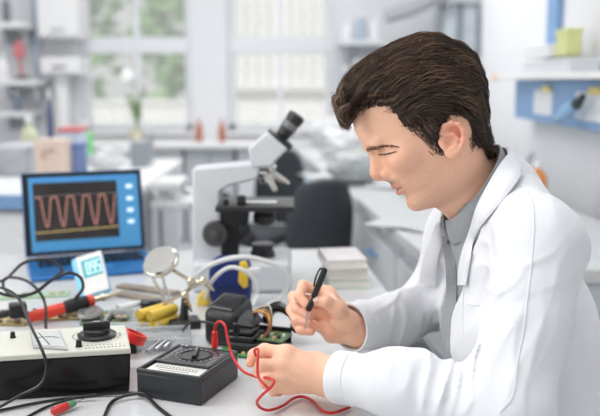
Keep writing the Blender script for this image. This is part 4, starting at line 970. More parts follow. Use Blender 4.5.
# ear: points given in pixels on the near side, in the plane of the side of the head
EY=HY_-.078
def ear(sg):
    e0=W2H(W(451,139,EY)[None])[0]
    def E(x,y,o):      # pixels right/down of the ear centre, o outward mm
        p=W(451+x,139.8+y*.93,EY); q=W2H(p[None])[0]; out=abs(q[2])*0+78+o; return H2W(q[0],q[1],sg*out)
    hx=[(-9,0,-4),(-10,-8,-1),(-7,-15,2),(0,-18,4),(7,-16,6),(11.5,-9,7),(12,0,6),(9,9,4),(5,14,2),(1,17,0)]
    body.chain([E(*p) for p in hx],[.0028,.003,.0032,.0034,.0036,.0036,.0034,.0032,.0036,.004],.004)
    ax=np.stack(((CR),(CU),hs)); 
    if sg<0: pass
    body.ell(E(1,-2,-3),(.0165,.027,.0048),np.stack((CR,CU,SD)),.006)
    body.ell(E(-1,14,-1),(.0085,.0085,.0042),np.stack((CR,CU,SD)),.006)
    body.ell(E(-3,3,4),(.0085,.0115,.006),np.stack((CR,CU,SD)),.003,'s')
    body.ell(E(2,-11,4),(.0075,.0045,.0045),np.stack((CR,CU,SD)),.003,'s')
    body.chain([E(-4,-5,1),(E(2,-6,3)),E(6,0,3),E(4,8,2),E(-1,10,1)],[.002,.0026,.0028,.0026,.0024],.004)
    body.cone(E(-10,3,-2),E(-8,7,-1),.0042,.004,.006)
ear(1); ear(-1)
# ---------------- hands
FING=[]     # fingertip frames for the nails
def finger(pts,rs,k=.0035): 
    body.chain(pts,rs,k); FING.append((np.array(pts[-2]),np.array(pts[-1]),rs[-1]))
def hand_px(L): return [W(*p) for p in L]
# right hand (far), holding the pen-like tool: we look at its thumb side
pW=W(359,331,1.437)
I=hand_px([(328,294,1.462),(303,285.5,1.452),(299,296.5,1.425),(306.5,305,1.412)])
Mi=hand_px([(327,305,1.467),(293.5,297,1.450),(297,309.5,1.425),(309,315.5,1.412)])
Ri=hand_px([(327,317,1.462),(291.5,309.5,1.440),(296.5,320,1.418),(309,323,1.410)])
Li=hand_px([(329,329,1.450),(296,322,1.428),(300.5,330,1.412),(311,331.5,1.407)])
finger(I,[.0105,.0098,.0088,.0078]); finger(Mi,[.0108,.0102,.009,.008]); finger(Ri,[.0104,.0098,.0088,.0078]); finger(Li,[.0098,.009,.0082,.0072])
Th=hand_px([(350,322,1.415),(338,309,1.398),(326,301.5,1.392),(314.5,300.5,1.397)])
finger(Th,[.016,.0130,.0108,.0092],.006)
for a,ra in ((I[0],.0125),(Mi[0],.0135),(Ri[0],.0135),(Li[0],.0125)): body.cone(pW,a,.0215,ra,.012)
body.cone(pW,W(331,336,1.435),.02,.0135,.012); body.cone(Th[0],pW,.018,.022,.012); body.cone(Th[1],I[0],.0105,.010,.012)
body.ell(W(341,322,1.412),(.019,.014,.014),None,.012)
# left hand (near): we look at its back
qW=W(331,377,1.212)
I=hand_px([(287,353.5,1.222),(264.5,349.5,1.232),(254,354.5,1.238),(250.5,362.5,1.236)])
Mi=hand_px([(283,365,1.212),(262,365.5,1.205),(259,371,1.222),(262,374,1.24)])
Ri=hand_px([(284,376,1.208),(266.5,377.5,1.200),(265,383,1.218),(270,386,1.236)])
Li=hand_px([(289,386,1.212),(274.5,387.5,1.204),(273.5,391,1.222),(279,392,1.238)])
finger(I,[.0108,.0096,.0088,.0078]); finger(Mi,[.0110,.0102,.009,.008]); finger(Ri,[.0106,.0098,.0088,.0078]); finger(Li,[.0098,.0088,.008,.007])
Th=hand_px([(316,364,1.238),(293,356,1.256),(272,354,1.258),(256,357,1.252)])
finger(Th,[.015,.0125,.0105,.009],.006)
for a,ra in ((I[0],.0125),(Mi[0],.013),(Ri[0],.013),(Li[0],.012)): body.cone(qW,a,.023,ra,.012)
for a in (I[0],Mi[0],Ri[0],Li[0]): body.ell(a+np.array((0,-.007,.001)),(.006,.006,.006),None,.010)
body.cone(Th[0],qW,.018,.024,.014)
body.cone(qW,WRL+(WRL-qW)*2,.026,.030,.012)
# tendons and wrist bone of the near hand
for a,t in ((I[0],.3),(Mi[0],.5),(Ri[0],.7)):
    body.cone(a+np.array((0,-.0095,.0)),qW*(1-.0)+np.array((-.02,-.019,.010-.02*t)),.003,.002,.008)
bV,bQ=surface(body,(-.22,1.0,.42),(.62,1.75,1.40),.0016*QS)
bV=relax(bV,bQ,1,.5)
_q=bV[:,:2]-Cc; _m=(_q@ev>-.01)&(_q@gv>-.012)&(bV[:,2]>.6); bV[_m,2]=np.maximum(bV[_m,2],TZ+.004)
# skin colour by place
qh=W2H(bV); f,u,s=qh[:,0],qh[:,1],qh[:,2]; inhead=(u>-90)&(f>-95)&(np.abs(s)<100)&(f<150)&(u<160)
base=np.array(lin((245,193,163))[:3])
colr=np.repeat(base[None],len(bV),0)
n=fbm(bV*55,3)*.5; colr*=(1+.05*n)[:,None]
def blend(mask,rgb):
    global colr
    colr=colr*(1-mask[:,None])+np.array(lin(rgb)[:3])*mask[:,None]
def g(c,r): return np.exp(-(((qh-np.array(c))/np.array(r))**2).sum(1))*inhead
A_s=np.abs(s); qa=qh.copy(); qa[:,2]=A_s
def ga(c,r): return np.exp(-(((qa-np.array(c))/np.array(r))**2).sum(1))*inhead
blend(.35*ga((86,8,48),(26,22,24)),(224,150,124)); blend(.45*g((135,14,0),(14,13,16)),(220,146,122))
stub=sstep(26,-34,u)*sstep(-10,75,f)*inhead*(1-.0*f); stub*=(.42+.25*np.clip(fbm(bV*900,2),-1,1)); blend(np.clip(stub*.6,0,.4),(158,128,112))
blend(np.clip(.95*g((116,-9.5,0),(13,5.5,30)),0,1),(118,86,72))
lip=np.maximum(g((119,-17.5,0),(9,5.2,22)),g((117,-30,0),(9,6,18))); blend(np.clip(lip*1.1,0,.85)*(np.abs(s)<26),(206,112,106))
blend(np.clip(1.3*np.exp(-((u+23.4)/1.4)**2)*(A_s<22)*sstep(102,108,f)*inhead,0,.5),(140,70,64))
earm=inhead*(A_s>72)*np.exp(-(((qa[:,0]+2)/24)**2+((qa[:,1]-4)/30)**2)); blend(np.clip(.6*earm,0,.6),(224,138,116))
# dark lashes over a slit of eye; socket shade painted into lid colour
pv=bV-CO; kz=pv@CF; pxx=300+F*(pv@CR)/kz; pyy=208-F*(pv@CU)/kz
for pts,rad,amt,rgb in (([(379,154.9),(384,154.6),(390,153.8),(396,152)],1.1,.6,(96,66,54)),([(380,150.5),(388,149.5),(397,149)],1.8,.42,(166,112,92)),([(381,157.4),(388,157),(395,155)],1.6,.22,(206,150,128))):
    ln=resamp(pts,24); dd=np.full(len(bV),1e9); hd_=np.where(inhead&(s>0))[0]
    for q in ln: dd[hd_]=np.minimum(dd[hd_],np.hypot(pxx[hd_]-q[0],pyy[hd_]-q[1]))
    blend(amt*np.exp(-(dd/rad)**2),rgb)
for a,b_,r in FING:
    d=np.linalg.norm(bV-b_,axis=1); blend(np.clip(.45*np.exp(-(d/.012)**2),0,.5),(226,146,122))
    d=np.linalg.norm(bV-a,axis=1); blend(np.clip(.28*np.exp(-(d/.010)**2),0,.4),(216,140,112))
M_skin=attr_mat('skin',.42,sss=.12,bump=.12,bscale=700,spec=.4)
person=thing('person','dark-haired man in white lab coat and grey shirt looking down at the electronics','person',(PEL[0],PEL[1],0))
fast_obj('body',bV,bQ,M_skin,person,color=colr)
bodyBVH=BVHTree.FromPolygons(bV.tolist(),bQ.tolist())
def cast(bvhs,px,py,off=0.):
    d=ray(px,py); d/=np.linalg.norm(d); best=None
    for t in bvhs:
        h=t.ray_cast(Vector(CO),Vector(d))
        if h[0] is not None and (best is None or h[3]<best[3]): best=h
    if best is None: return None
    n=np.array(best[1]); 
    if n@d>0: n=-n
    return np.array(best[0])+n*off, n
# fingernails that face the camera
M_nail=mat('nail',(232,190,172),.25,var=.02)
def nail(px,py,up2,w,l):
    r=cast([bodyBVH],px,py)
    if r is None: return
    p,n=r; t=CR*up2[0]-CU*up2[1]; t=t-n*(t@n); t/=np.linalg.norm(t); x=np.cross(n,t)
    b=MB(); b.ell(p+n*.0004,(w/2,l/2,.0011),np.stack((x,t,n),1),16,8); b.build('fingernail',M_nail,person)
nail(316,299.5,(-1,.1),.010,.012)
# ---------------- lab coat and shirt
LAT=SHL-SHR; LAT/=np.linalg.norm(LAT)      # towards his left shoulder
tw=R(-8); LAT=rotz(tw)@LAT
SP=[W(500,214,1.39),W(504,246,1.39),W(514,330,1.38),W(545,430,1.37),W(566,500,1.37),W(590,575,1.37)]
RAD=[.062,.100,.129,.128,.130,.132]; LSC=[1.5,1.55,1.42,1.40,1.40,1.35]
FRD=np.cross(LAT,np.array((0,0,1.))); FRD/=np.linalg.norm(FRD)
if FRD[0]>0: FRD=-FRD
def squash(P,sc=1.42,c=None):
    q=P-SP[2]; l=q@LAT; return SP[2]+q+np.outer(l/sc-l,LAT)
SPq=[squash(p[None])[0] for p in SP]
def torso(P,grow=0.):
    q=squash(P); d=np.full(len(P),1.)
    for i in range(len(SP)-1): d=smin(d,d_cone(q,SPq[i],SPq[i+1],RAD[i]+grow,RAD[i+1]+grow),.03)
    return d
coat=SDF()
coat.fn(torso,SP[2],.55,.02)
TRL=W(505,196,1.375); TRR=W(478,196,1.42)
coat.cone(TRL,SHL+np.array((0,.01,.012)),.048,.052,.05).cone(TRR,SHR,.048,.056,.05)
coat.cone(SHL,ELL,.062,.055,.045); coat.cone(ELL,W(400,384,1.165),.056,.047,.03); coat.cone(W(400,384,1.165),WRL,.047,.0375,.03)
coat.cone(SHR,ELR,.062,.052,.045); coat.cone(ELR,W(392,320,1.51),.052,.047,.03); coat.cone(W(392,320,1.51),W(350,328,1.428),.047,.041,.03)
cuffL=W(337,377.5,1.2125); axL=(cuffL-W(400,384,1.165)); axL/=np.linalg.norm(axL)
cuffR=W(350,327.5,1.430); axR=(cuffR-W(392,320,1.51)); axR/=np.linalg.norm(axR)
def near(P,a,r): return np.linalg.norm(P-a,axis=1)<r
def ridged(P,ax_,ay_,f,seed,st=.16):
    al=CR*ax_-CU*ay_; al=al/np.linalg.norm(al); ac=np.cross(al,CF); dp=P@CF
    wv=vnoise(P*11+seed)*.9
    n=vnoise(np.stack(((P@ac)*f+wv,(P@al)*f*st+wv*.4,dp*f*.22),1)+seed*3.7)
    return (1-np.abs(n))**3-.28
def blob(P,px,py,Y,r): return np.exp(-(np.linalg.norm(P-W(px,py,Y),axis=1)/r)**2)
def wrinkle(P):
    w=np.zeros(len(P)); cam_side=sstep(1.45,1.30,P[:,1])
    w+=.0085*blob(P,468,350,1.10,.085)*ridged(P,.35,-1,52,1)              # crook of the near elbow
    w+=.0075*blob(P,430,372,1.12,.075)*ridged(P,.22,-1,46,2)             # near forearm
    w+=.0080*blob(P,498,320,1.12,.090)*ridged(P,.75,-1,46,3)             # upper arm above the crook
    w+=.0060*blob(P,560,300,1.22,.110)*ridged(P,.55,-1,34,4)             # back of the arm
    w+=.0060*blob(P,520,262,1.20,.075)*ridged(P,.9,-.6,44,5)             # armpit
    w+=.0045*blob(P,556,222,1.22,.075)*ridged(P,.3,-1,36,6)
    w+=.0080*blob(P,408,300,1.52,.110)*ridged(P,.9,-.8,38,7)             # far sleeve
    w+=.0060*blob(P,384,328,1.48,.060)*ridged(P,.2,-1,44,8)
    w+=.0050*blob(P,580,380,1.35,.160)*ridged(P,.5,-1,26,9)
    w+=.0045*blob(P,470,300,1.30,.080)*ridged(P,.15,-1,34,10)
    l=(P-SP[2])@LAT
    w+=.0030*fbm(np.stack((l*16+P[:,2]*5,P[:,2]*7-l*3,P[:,0]*13),1),3)
    return w*sstep(.006,.05,np.linalg.norm(P-cuffL,axis=1))*sstep(.006,.05,np.linalg.norm(P-cuffR,axis=1))
def opening(P):
    z=P[:,2]; l=(P-SP[2])@LAT; fr=(P-SP[2])@FRD
    zt=SP[1][2]; k=np.clip((z-(zt-.10))/.16,0,1)
    # lateral span left open, wider towards the neck
    lo=-.105-.0*k; hi=.078+.048*k
    cut=np.minimum(hi-l,l-lo)
    # only in front of the spine
    spx=np.interp(z,[p[2] for p in SP[::-1]],[(p-SP[2])@FRD for p in SP[::-1]])
    return np.minimum(np.minimum(cut,fr-spx-.02)*.9,.022-torso(P))      # >0 inside the opening
def coat_shell(P,c=None,br=None):
    d=coat(P,c,br)+0.0
    d=d-wrinkle(P) if (c is None or len(P)>1) else d
    d=smax(d,opening(P),.004)
    # sleeve ends, neck hole
    d=np.where(near(P,cuffL,.09),np.maximum(d,(P-cuffL)@axL+.014),d)
    d=np.where(near(P,cuffR,.09),np.maximum(d,(P-cuffR)@axR+.014),d)
    d=np.maximum(d,-neckhole(P))
    return d
NKA=(NK0-NK1)/np.linalg.norm(NK0-NK1)
def neckhole(P): return d_cone(P,W(490,204,1.39),W(452,152,1.385),.080,.090)
def coat_cut(P): return np.maximum(opening(P),np.maximum(-neckhole(P),-1))
cV,cQ=surface(coat_shell,(-.02,.95,.30),(.75,1.80,1.16),0.0027*QS)
cV=relax(cV,cQ,2,.5)
def rest_on_table(V):
    q=V[:,:2]-Cc; a=q@ev; b=q@gv; m=(a>-.01)&(a<LT+.01)&(b>-.012)&(V[:,2]>.6); V[m,2]=np.maximum(V[m,2],TZ+.002); return V
cV=rest_on_table(cV)
M_coat=mat('white_cotton',(230,232,236),.75,var=.015,scale=300,bump=.10,bscale=900,sheen=.15)
lab=fast_obj('lab_coat',cV,cQ,M_coat,person)
coatBVH=BVHTree.FromPolygons(cV.tolist(),cQ.tolist())
def shirt(P,c=None,br=None):
    d=torso(P,-.013)
    d=smin(d,d_cone(P,W(494,216,1.39),W(482,200,1.387),.070,.064),.02)
    d=smin(d,d_cone(P,TRL,SHL,.036,.04),.03); d=smin(d,d_cone(P,TRR,SHR,.036,.04),.03)
    return np.maximum(d,-d_cone(P,W(484,198,1.39),W(450,152,1.385),.060,.062))
sV,sQ=surface(shirt,(-.02,.95,.36),(.75,1.80,1.16),.0034*QS)
sn=vnormals(sV,sQ); sV=relax(sV+sn*(.0016*fbm(sV*28,3))[:,None],sQ,2,.5)
M_shirt=mat('grey_melange',(156,160,164),.85,var=.25,scale=900,bump=.25,bscale=1100,sheen=.1)
sh_=fast_obj('shirt',sV,sQ,M_shirt,person)
shirtBVH=BVHTree.FromPolygons(sV.tolist(),sQ.tolist())
def drape(name,outer,inner,bvhs,off,th,material,parent,n=40,m=9,bow=0.,sm=24,lift=.002):
    A=resamp(outer,n);B=resamp(inner,n); RY=np.zeros((n,m,3)); G=np.zeros((n,m,3)); N=np.zeros((n,m,3)); last=None
    for i in range(n):
        for j in range(m):
            t=j/(m-1); q=A[i]*(1-t)+B[i]*t; r=cast(bvhs,q[0],q[1],off+bow*math.sin(math.pi*t))
            if r is None or abs(r[0][1]-1.30)>.30:
                dq=ray(q[0],q[1]); r=(CO+dq/np.linalg.norm(dq)*(np.linalg.norm(last[0]-CO) if last else 1.33),SD)
            G[i,j],N[i,j]=r; last=r; RY[i,j]=ray(q[0],q[1])
    # keep the camera depth smooth so the cloth reads as one sheet
    dep=np.linalg.norm(G-CO,axis=2); ero=dep.copy(); md=np.median(dep,axis=1)
    for _ in range(2):
        p=np.pad(ero,1,mode='edge'); ero=np.min([p[a:a+n,b:b+m] for a in range(3) for b in range(3)],axis=0)
    for _ in range(6): md=np.convolve(np.pad(md,2,mode='edge'),np.ones(5)/5,'valid')
    dep=np.clip(dep,md[:,None]-.010,md[:,None]+.010)
    for _ in range(sm):
        p=np.pad(dep,1,mode='edge'); dep=(p[:-2,1:-1]+p[2:,1:-1]+p[1:-1,:-2]+p[1:-1,2:]+2*dep)/6
    dep=np.minimum(dep,np.maximum(ero,md[:,None]-.030)-.002)
    for _ in range(6):
        p=np.pad(dep,1,mode='edge'); dep=(p[:-2,1:-1]+p[2:,1:-1]+p[1:-1,:-2]+p[1:-1,2:]+2*dep)/6
    dep=dep-lift
    for i in range(n):
        for j in range(m): G[i,j]=CO+RY[i,j]/np.linalg.norm(RY[i,j])*dep[i,j]
    du=np.gradient(G,axis=0); dv_=np.gradient(G,axis=1); N=np.cross(du,dv_); N/=np.linalg.norm(N,axis=2,keepdims=True)+1e-12
    N=(CO-G)/np.linalg.norm(CO-G,axis=2,keepdims=True)
    return MB().sheet(G,N,th).build(name,material,parent,angle=60)
# collars: bands around the neck
def collar(name,o,axis,front,rt,rb,top,bot,a0,a1,th,material,parent,n=56,m=8,sx=1.,flare=0.):
    axis=axis/np.linalg.norm(axis); front=front-axis*(front@axis); front/=np.linalg.norm(front); side=np.cross(axis,front)
    if side@SD<0: side=-side
    G=np.zeros((n,m,3));N=np.zeros((n,m,3))
    for i,a in enumerate(np.linspace(a0,a1,n)):
        for j,t in enumerate(np.linspace(0,1,m)):
            r=rt(a)*(1-t)+rb(a)*t+flare*math.sin(math.pi*t); d=front*math.cos(a)+side*sx*math.sin(a)
            G[i,j]=o+d*r+axis*(top(a)*(1-t)+bot(a)*t); N[i,j]=d
    return MB().sheet(G,N,th).build(name,material,parent,angle=60)
fwd_=-CR
co=W(481,197,1.387)
shc=collar('shirt_collar',co,NKA,fwd_,lambda a:.0745,lambda a:.078+.012*math.cos(a),lambda a:.031-.024*math.cos(a),lambda a:-.012-.018*math.cos(a),R(14),R(346),.003,M_shirt,sh_,flare=.002)
cc=collar('coat_collar',co,NKA,fwd_,lambda a:.083,lambda a:.096,lambda a:.020-.024*math.cos(a),lambda a:-.025+.010*math.cos(a),R(76),R(284),.004,M_coat,lab,flare=.005)
ccv=[np.array(v.co)+ROOT[cc.name] for v in cc.data.vertices]; collBVH=BVHTree.FromPolygons([tuple(v) for v in ccv],[tuple(p.vertices) for p in cc.data.polygons])
shv=[tuple(np.array(v.co)+ROOT[shc.name]) for v in shc.data.vertices]; scBVH=BVHTree.FromPolygons(shv,[tuple(p.vertices) for p in shc.data.polygons])
BV=[coatBVH,shirtBVH,collBVH,scBVH]
# lapel and collar of the near side (outer edge, inner edge, in the photograph's pixels)
drape('lapel',[(523,166),(519,178),(506,196),(491,214),(479,229),(473,243),(470,262),(466,285)],[(511,150),(499,165),(486,187),(476,207),(469,230),(462,250),(458,268),(457,285)],BV,.006,.0032,M_coat,lab,48,10,bow=.004,lift=.005)
drape('lapel',[(437,222),(432,234),(426,250),(421,268),(419,284)],[(443,234),(441,245),(438,258),(436,272),(435,286)],BV,.005,.003,M_coat,lab,26,7,bow=.002)
def seam(name,pts,r,parent,m,off=.0006,bv=None):
    P=[];
    for q in resamp(pts,int(len(pts)*8)):
        h=cast(bv or [coatBVH],q[0],q[1],off)
        if h is not None: P.append(h[0])
    if len(P)>3: return MB().tube(P,r,6).build(name,m,parent)
seam('shoulder_seam',[(521,186),(528,192),(533,206),(534,225),(533,245),(531,270),(527,300),(523,333),(517,365),(513,395),(500,412)],.0008,lab,M_coat)
seam('front_hem',[(470,262),(464,290),(463,320),(464,338)],.0007,lab,M_coat)
seam('pocket_edge',[(467,304),(474,305),(480,305)],.0008,lab,M_coat)
# cuffs: separate turned bands at the sleeve ends
def cuff(ca,ax,r,seed):
    fr=frame_to(ax); n=48; prof=[(-.034,.0006),(-.030,.0016),(-.004,.0022),(.0,.0012),(.0,-.0022),(-.006,-.003),(-.022,-.004)]
    V=[]
    for k in range(n):
        a=2*math.pi*k/n; d=fr[:,0]*math.cos(a)+fr[:,1]*math.sin(a); wob=.0012*math.sin(2*a+seed)+.0008*math.sin(3*a+2*seed)
        for h,o in prof: V.append(ca+ax*(h+.0012*math.sin(2*a+seed))+d*(r+o+wob))
    m=len(prof); Fc=[(k*m+q,k*m+q+1,((k+1)%n)*m+q+1,((k+1)%n)*m+q) for k in range(n) for q in range(m-1)]
    c=MB().add(V,Fc).build('cuff',M_coat,lab,angle=50)
    P=[ca-ax*.027+(fr[:,0]*math.cos(a)+fr[:,1]*math.sin(a))*(r+.0020+.0012*math.sin(2*a+seed)) for a in np.linspace(0,2*math.pi,48)]
    MB().tube(P,.0006,5).build('cuff_stitching',M_coat,c)
cuff(cuffL+axL*.002,axL,.0395,1.); cuff(cuffR+axR*.002,axR,.0425,2.)
# shirt placket and buttons
drape('placket',[(441,236),(445,262),(446,290),(446,330),(446,366)],[(452,236),(455,262),(456,290),(456,330),(456,366)],[shirtBVH],.003,.0025,M_shirt,sh_,30,5)
M_btn=mat('button_grey',(112,116,120),.4)
for (px,py) in ((450,243),(450,288),(450,334)):
    h=cast([shirtBVH],px,py,.0045)
    if h is not None: MB().lathe([(.0005,.0006),(.003,.0006),(.0042,.0018),(.0052,.0016),(.0054,0)],h[0],h[1],16).build('button',M_btn,sh_)
# trousers and shoes (below the table)
tr_=SDF(); 
for sg in (1,-1):
    hp=PEL+LAT*sg*.09+np.array((0,0,.0)); hp[2]=.50; kn=hp+FRD*.36+LAT*sg*.05; kn[2]=.50; an=kn+FRD*(-.02); an[2]=.09
    tr_.cone(hp,kn,.092,.066,.05).cone(kn,an,.064,.050,.03)
    shoe=MB().hull8([an+FRD*x+LAT*y+np.array((0,0,-.09)) for x,y in ((-.06,-.036),(.10,-.045),(.19,-.02),(.19,.02),(.10,.045),(-.06,.036))],[an+FRD*x+LAT*y+np.array((0,0,z)) for x,y,z in ((-.055,-.03,.0),(.06,-.036,-.02),(.17,-.015,-.05),(.17,.015,-.05),(.06,.036,-.02),(-.055,.03,.0))])
    shoe.build('shoe',M_black,person,bevel=.012,seg=3)
tV,tQ=surface(tr_,(-.3,.8,0),(.9,2.0,.7),.008); fast_obj('trousers',tV,tQ,mat('dark_trousers',(58,62,74),.85,var=.1),person)
# ---------------- hair
OUT=[(350,131),(346,128),(341,121),(336,110),(335,101),(339,88),(345,79),(354,70),(374,54),(397,42),(417,35),(438,34.5),(458,42),(474,56),(483,76),(486.5,97),(486,121),(489,140),(490,151),(500,158),(500,200),(440,214),(409,208),(392,190),(371,176),(368,150),(357,134)]
CUT=[(346,127),(354,121.5),(362,117),(371,114),(380,114),(388,117),(396,128),(408,134),(420,145),(428.5,155),(436,155),(438,140),(438.5,128),(444,121),(452,119.5),(461,125),(465,136),(463,150),(469,157),(479,161),(489,158),(502,146),(520,200),(440,240),(330,240),(330,150)]
def poly_sd(X,Y,P):
    P=np.array(P,float); d=np.full(X.shape,1e9); ins=np.zeros(X.shape,bool)
    for i in range(len(P)):
        a=P[i];b=P[(i+1)%len(P)]; e=b-a; wx_=X-a[0]; wy_=Y-a[1]
        t=np.clip((wx_*e[0]+wy_*e[1])/(e@e),0,1); d=np.minimum(d,(wx_-e[0]*t)**2+(wy_-e[1]*t)**2)
        c=((a[1]<=Y)&(b[1]>Y))|((b[1]<=Y)&(a[1]>Y)); xi=a[0]+(Y-a[1])/(e[1] if abs(e[1])>1e-9 else 1e-9)*e[0]; ins^=c&(X<xi)
    d=np.sqrt(d); return np.where(ins,d,-d)      # >0 inside
GX0,GY0,GS=325.,25.,1.0; gx=np.arange(GX0,512,GS); gy=np.arange(GY0,222,GS); XX,YY=np.meshgrid(gx,gy,indexing='ij')
SDo=poly_sd(XX,YY,OUT); SDc=-poly_sd(XX,YY,CUT)+2.3       # SDc >0: hair side of the hairline
# half width of the bare head below each pixel of the side view
ss=np.arange(.100,-.001,-.0015); skH=np.zeros(XX.shape)
dirs=(CF[None,None]+CR*((XX-300)/F)[...,None]+CU*((208-YY)/F)[...,None])
mid=CO+dirs*((HO-CO)@CF); found=np.zeros(XX.shape,bool)
for s_ in ss:
    P=(mid+SD*s_).reshape(-1,3); ins=(head_base(P)<0).reshape(XX.shape)&~found; skH[ins]=s_; found|=ins
def bil(A,x,y):
    i=np.clip((x-GX0)/GS,0,A.shape[0]-1.001); j=np.clip((y-GY0)/GS,0,A.shape[1]-1.001); a=i.astype(int); b=j.astype(int); u=i-a; v=j-b
    return A[a,b]*(1-u)*(1-v)+A[a+1,b]*u*(1-v)+A[a,b+1]*(1-u)*v+A[a+1,b+1]*u*v
def dome(D): 
    k=np.clip(D/52,0,1); return .088*(1-(1-k)**2.3)**(1/2.3)
HH=np.where(SDo>0,dome(SDo),0)
HH=np.minimum(HH,np.where(skH>0,skH,0)+.0025+np.maximum(SDc,0)*.00085+.1*sstep(8,34,SDc)+np.where(skH>0.001,0,.02))
for _ in range(7):
    q_=np.pad(HH,1,mode='edge'); HH=np.where(SDo>1.5,(q_[:-2,1:-1]+q_[2:,1:-1]+q_[1:-1,:-2]+q_[1:-1,2:]+2*HH)/6,HH)
def hcoord(P):
    v=P-CO; k=(HO-CO)@CF; sl=(v@SD)+k      # offset towards the camera from the mid plane
    # project parallel-ish: pixel on the mid plane reached by moving along SD
    q=P-np.outer(sl,SD); w=q-CO; kk=w@CF
    return 300+F*(w@CR)/kk, 208-F*(w@CU)/kk, sl
def hairsd(P,c=None,br=None):
    x,y,sl=hcoord(P); inb=(x>GX0)&(x<GX0+186)&(y>GY0)&(y<GY0+196)
    do=bil(SDo,x,y)*PX; dc=bil(SDc,x,y)*PX; Hh=bil(HH,x,y)
    d=np.where(do>0,(np.abs(sl)-Hh)*.75,np.sqrt(np.maximum(-do,0)**2+np.maximum(np.abs(sl)-.02,0)**2))
    d=smax(d,-dc*.9,.004)
    d=np.where(inb,d,.05); return d
def flow(x,y):
    dx,dy=x-432,y-142
    vx=-dy*.9+34; vy=dx*1.0
    tz=((x>400)&(x<442)&(y>118)); vx=np.where(tz,vx*.35+4,vx); vy=np.where(tz,22,vy)
    fr=(x<372); vy=np.where(fr,vy+8*np.sin(y/9.),vy)
    nz=np.hypot(vx,vy)+1e-6; return vx/nz,vy/nz
def hair_relief(P):
    x,y,sl=hcoord(P); fx_,fy_=flow(x,y); q=np.stack((x,y),1)
    ph=np.hypot(x-432,(y-142)*1.0)     # across-the-flow coordinate
    along=np.arctan2(y-142,x-432)*60
    return .0042*fbm(np.stack((ph*.16+sl*20,along*.035,sl*38),1),3)+.0010*vnoise(np.stack((ph*.7+sl*60,along*.07,sl*110),1))
hV,hQ=surface(hairsd,HO-.20,HO+.22,.0021*QS)
hn=vnormals(hV,hQ)
if ((hV-HO)*hn).sum()<0: hn=-hn
hV=relax(hV,hQ,3,.5); hV=hV+hn*(hair_relief(hV)-.0042)[:,None]
M_hairb=mat('hair_dark_brown',(50,35,26),.6,var=.3,scale=60,spec=.3)
hairo=fast_obj('hair',hV,hQ,M_hairb,person)
# strands combed over the volume
rs=np.random.RandomState(21)
hn=vnormals(hV,hQ); 
if ((hV-HO)*hn).sum()<0: hn=-hn
NS=int(8200/QS**3)
tri=np.cross(hV[hQ[:,2]]-hV[hQ[:,0]],hV[hQ[:,3]]-hV[hQ[:,1]]); ar=np.linalg.norm(tri,axis=1)
fi=rs.choice(len(hQ),NS,p=ar/ar.sum()); P0=hV[hQ[fi]].mean(1); 
hb_=BVHTree.FromPolygons(hV.tolist(),hQ.tolist())
SV=[];SF=[];SC=[];base_i=0
cols=[np.array(lin(c)[:3]) for c in ((56,40,29),(74,53,38),(98,72,52),(126,96,70),(44,31,24),(84,60,44))]
for i in range(NS):
    p=P0[i].copy(); L_=int(rs.randint(11,21)); step=.0040; pts=[]; off=.0006+(.0022 if rs.rand()<.7 else .0050)*rs.rand(); cl=.35*vnoise(np.array([p*45]))[0]; wob=rs.normal()*.12
    x,y,sl=hcoord(p[None]); 
    if x[0]>400 and y[0]>112: L_=int(L_*.55)
    sgn=1.
    for k in range(L_):
        h=hb_.find_nearest(Vector(p))
        if h[0] is None: break
        nn=np.array(h[1]); q=np.array(h[0])
        if (q-HO)@nn<0: nn=-nn
        lift=off+.0014*math.sin(math.pi*min(1,k/(L_-1)))
        pts.append(q+nn*lift*(1 if k else .2))
        x,y,sl=hcoord(q[None]); vx,vy=flow(x,y); tz_=.3 if (x[0]>398 and y[0]>114) else 1.; a=tz_*(cl*.9+wob*.8+.20*math.sin(k*.5+cl*14))
        t=CR*vx[0]-CU*vy[0]; b2=np.cross(nn,t); t=t*math.cos(a)+b2*math.sin(a); t=t-nn*(t@nn); nt_=np.linalg.norm(t)
        if nt_<1e-4: break
        p=q+t/nt_*step*sgn
    if len(pts)<4: continue
    pts=np.array(pts); m=len(pts); w0=.00036+.00022*rs.rand()
    t=np.gradient(pts,axis=0); t/=np.linalg.norm(t,axis=1,keepdims=True)+1e-9
    vd=CO-pts; n1=np.cross(t,vd); n1/=np.linalg.norm(n1,axis=1,keepdims=True)+1e-9; n2=np.cross(n1,t)
    wd=(w0*np.sin(np.linspace(.45,math.pi-.08,m)))[:,None]
    ring=np.stack((pts+n1*wd,pts-n1*wd*.6+n2*wd*.8,pts-n1*wd*.6-n2*wd*.8),1).reshape(-1,3)
    SV.append(ring)
    k_=np.arange(m-1)*3+base_i
    for a,b in ((0,1),(1,2),(2,0)): SF.append(np.stack((k_+a,k_+b,k_+b+3,k_+a+3),1))
    c=cols[rs.randint(6)]*(.75+.5*rs.rand())*(1.2+1.2*np.clip(vnoise(P0[i][None]*np.array((60,40,60)))[0],-.6,1))*(.62 if hcoord(P0[i][None])[1][0]>110 else (1.05 if hcoord(P0[i][None])[0][0]<425 else .75)); SC.append(np.repeat(c[None],len(ring),0)); base_i+=len(ring)
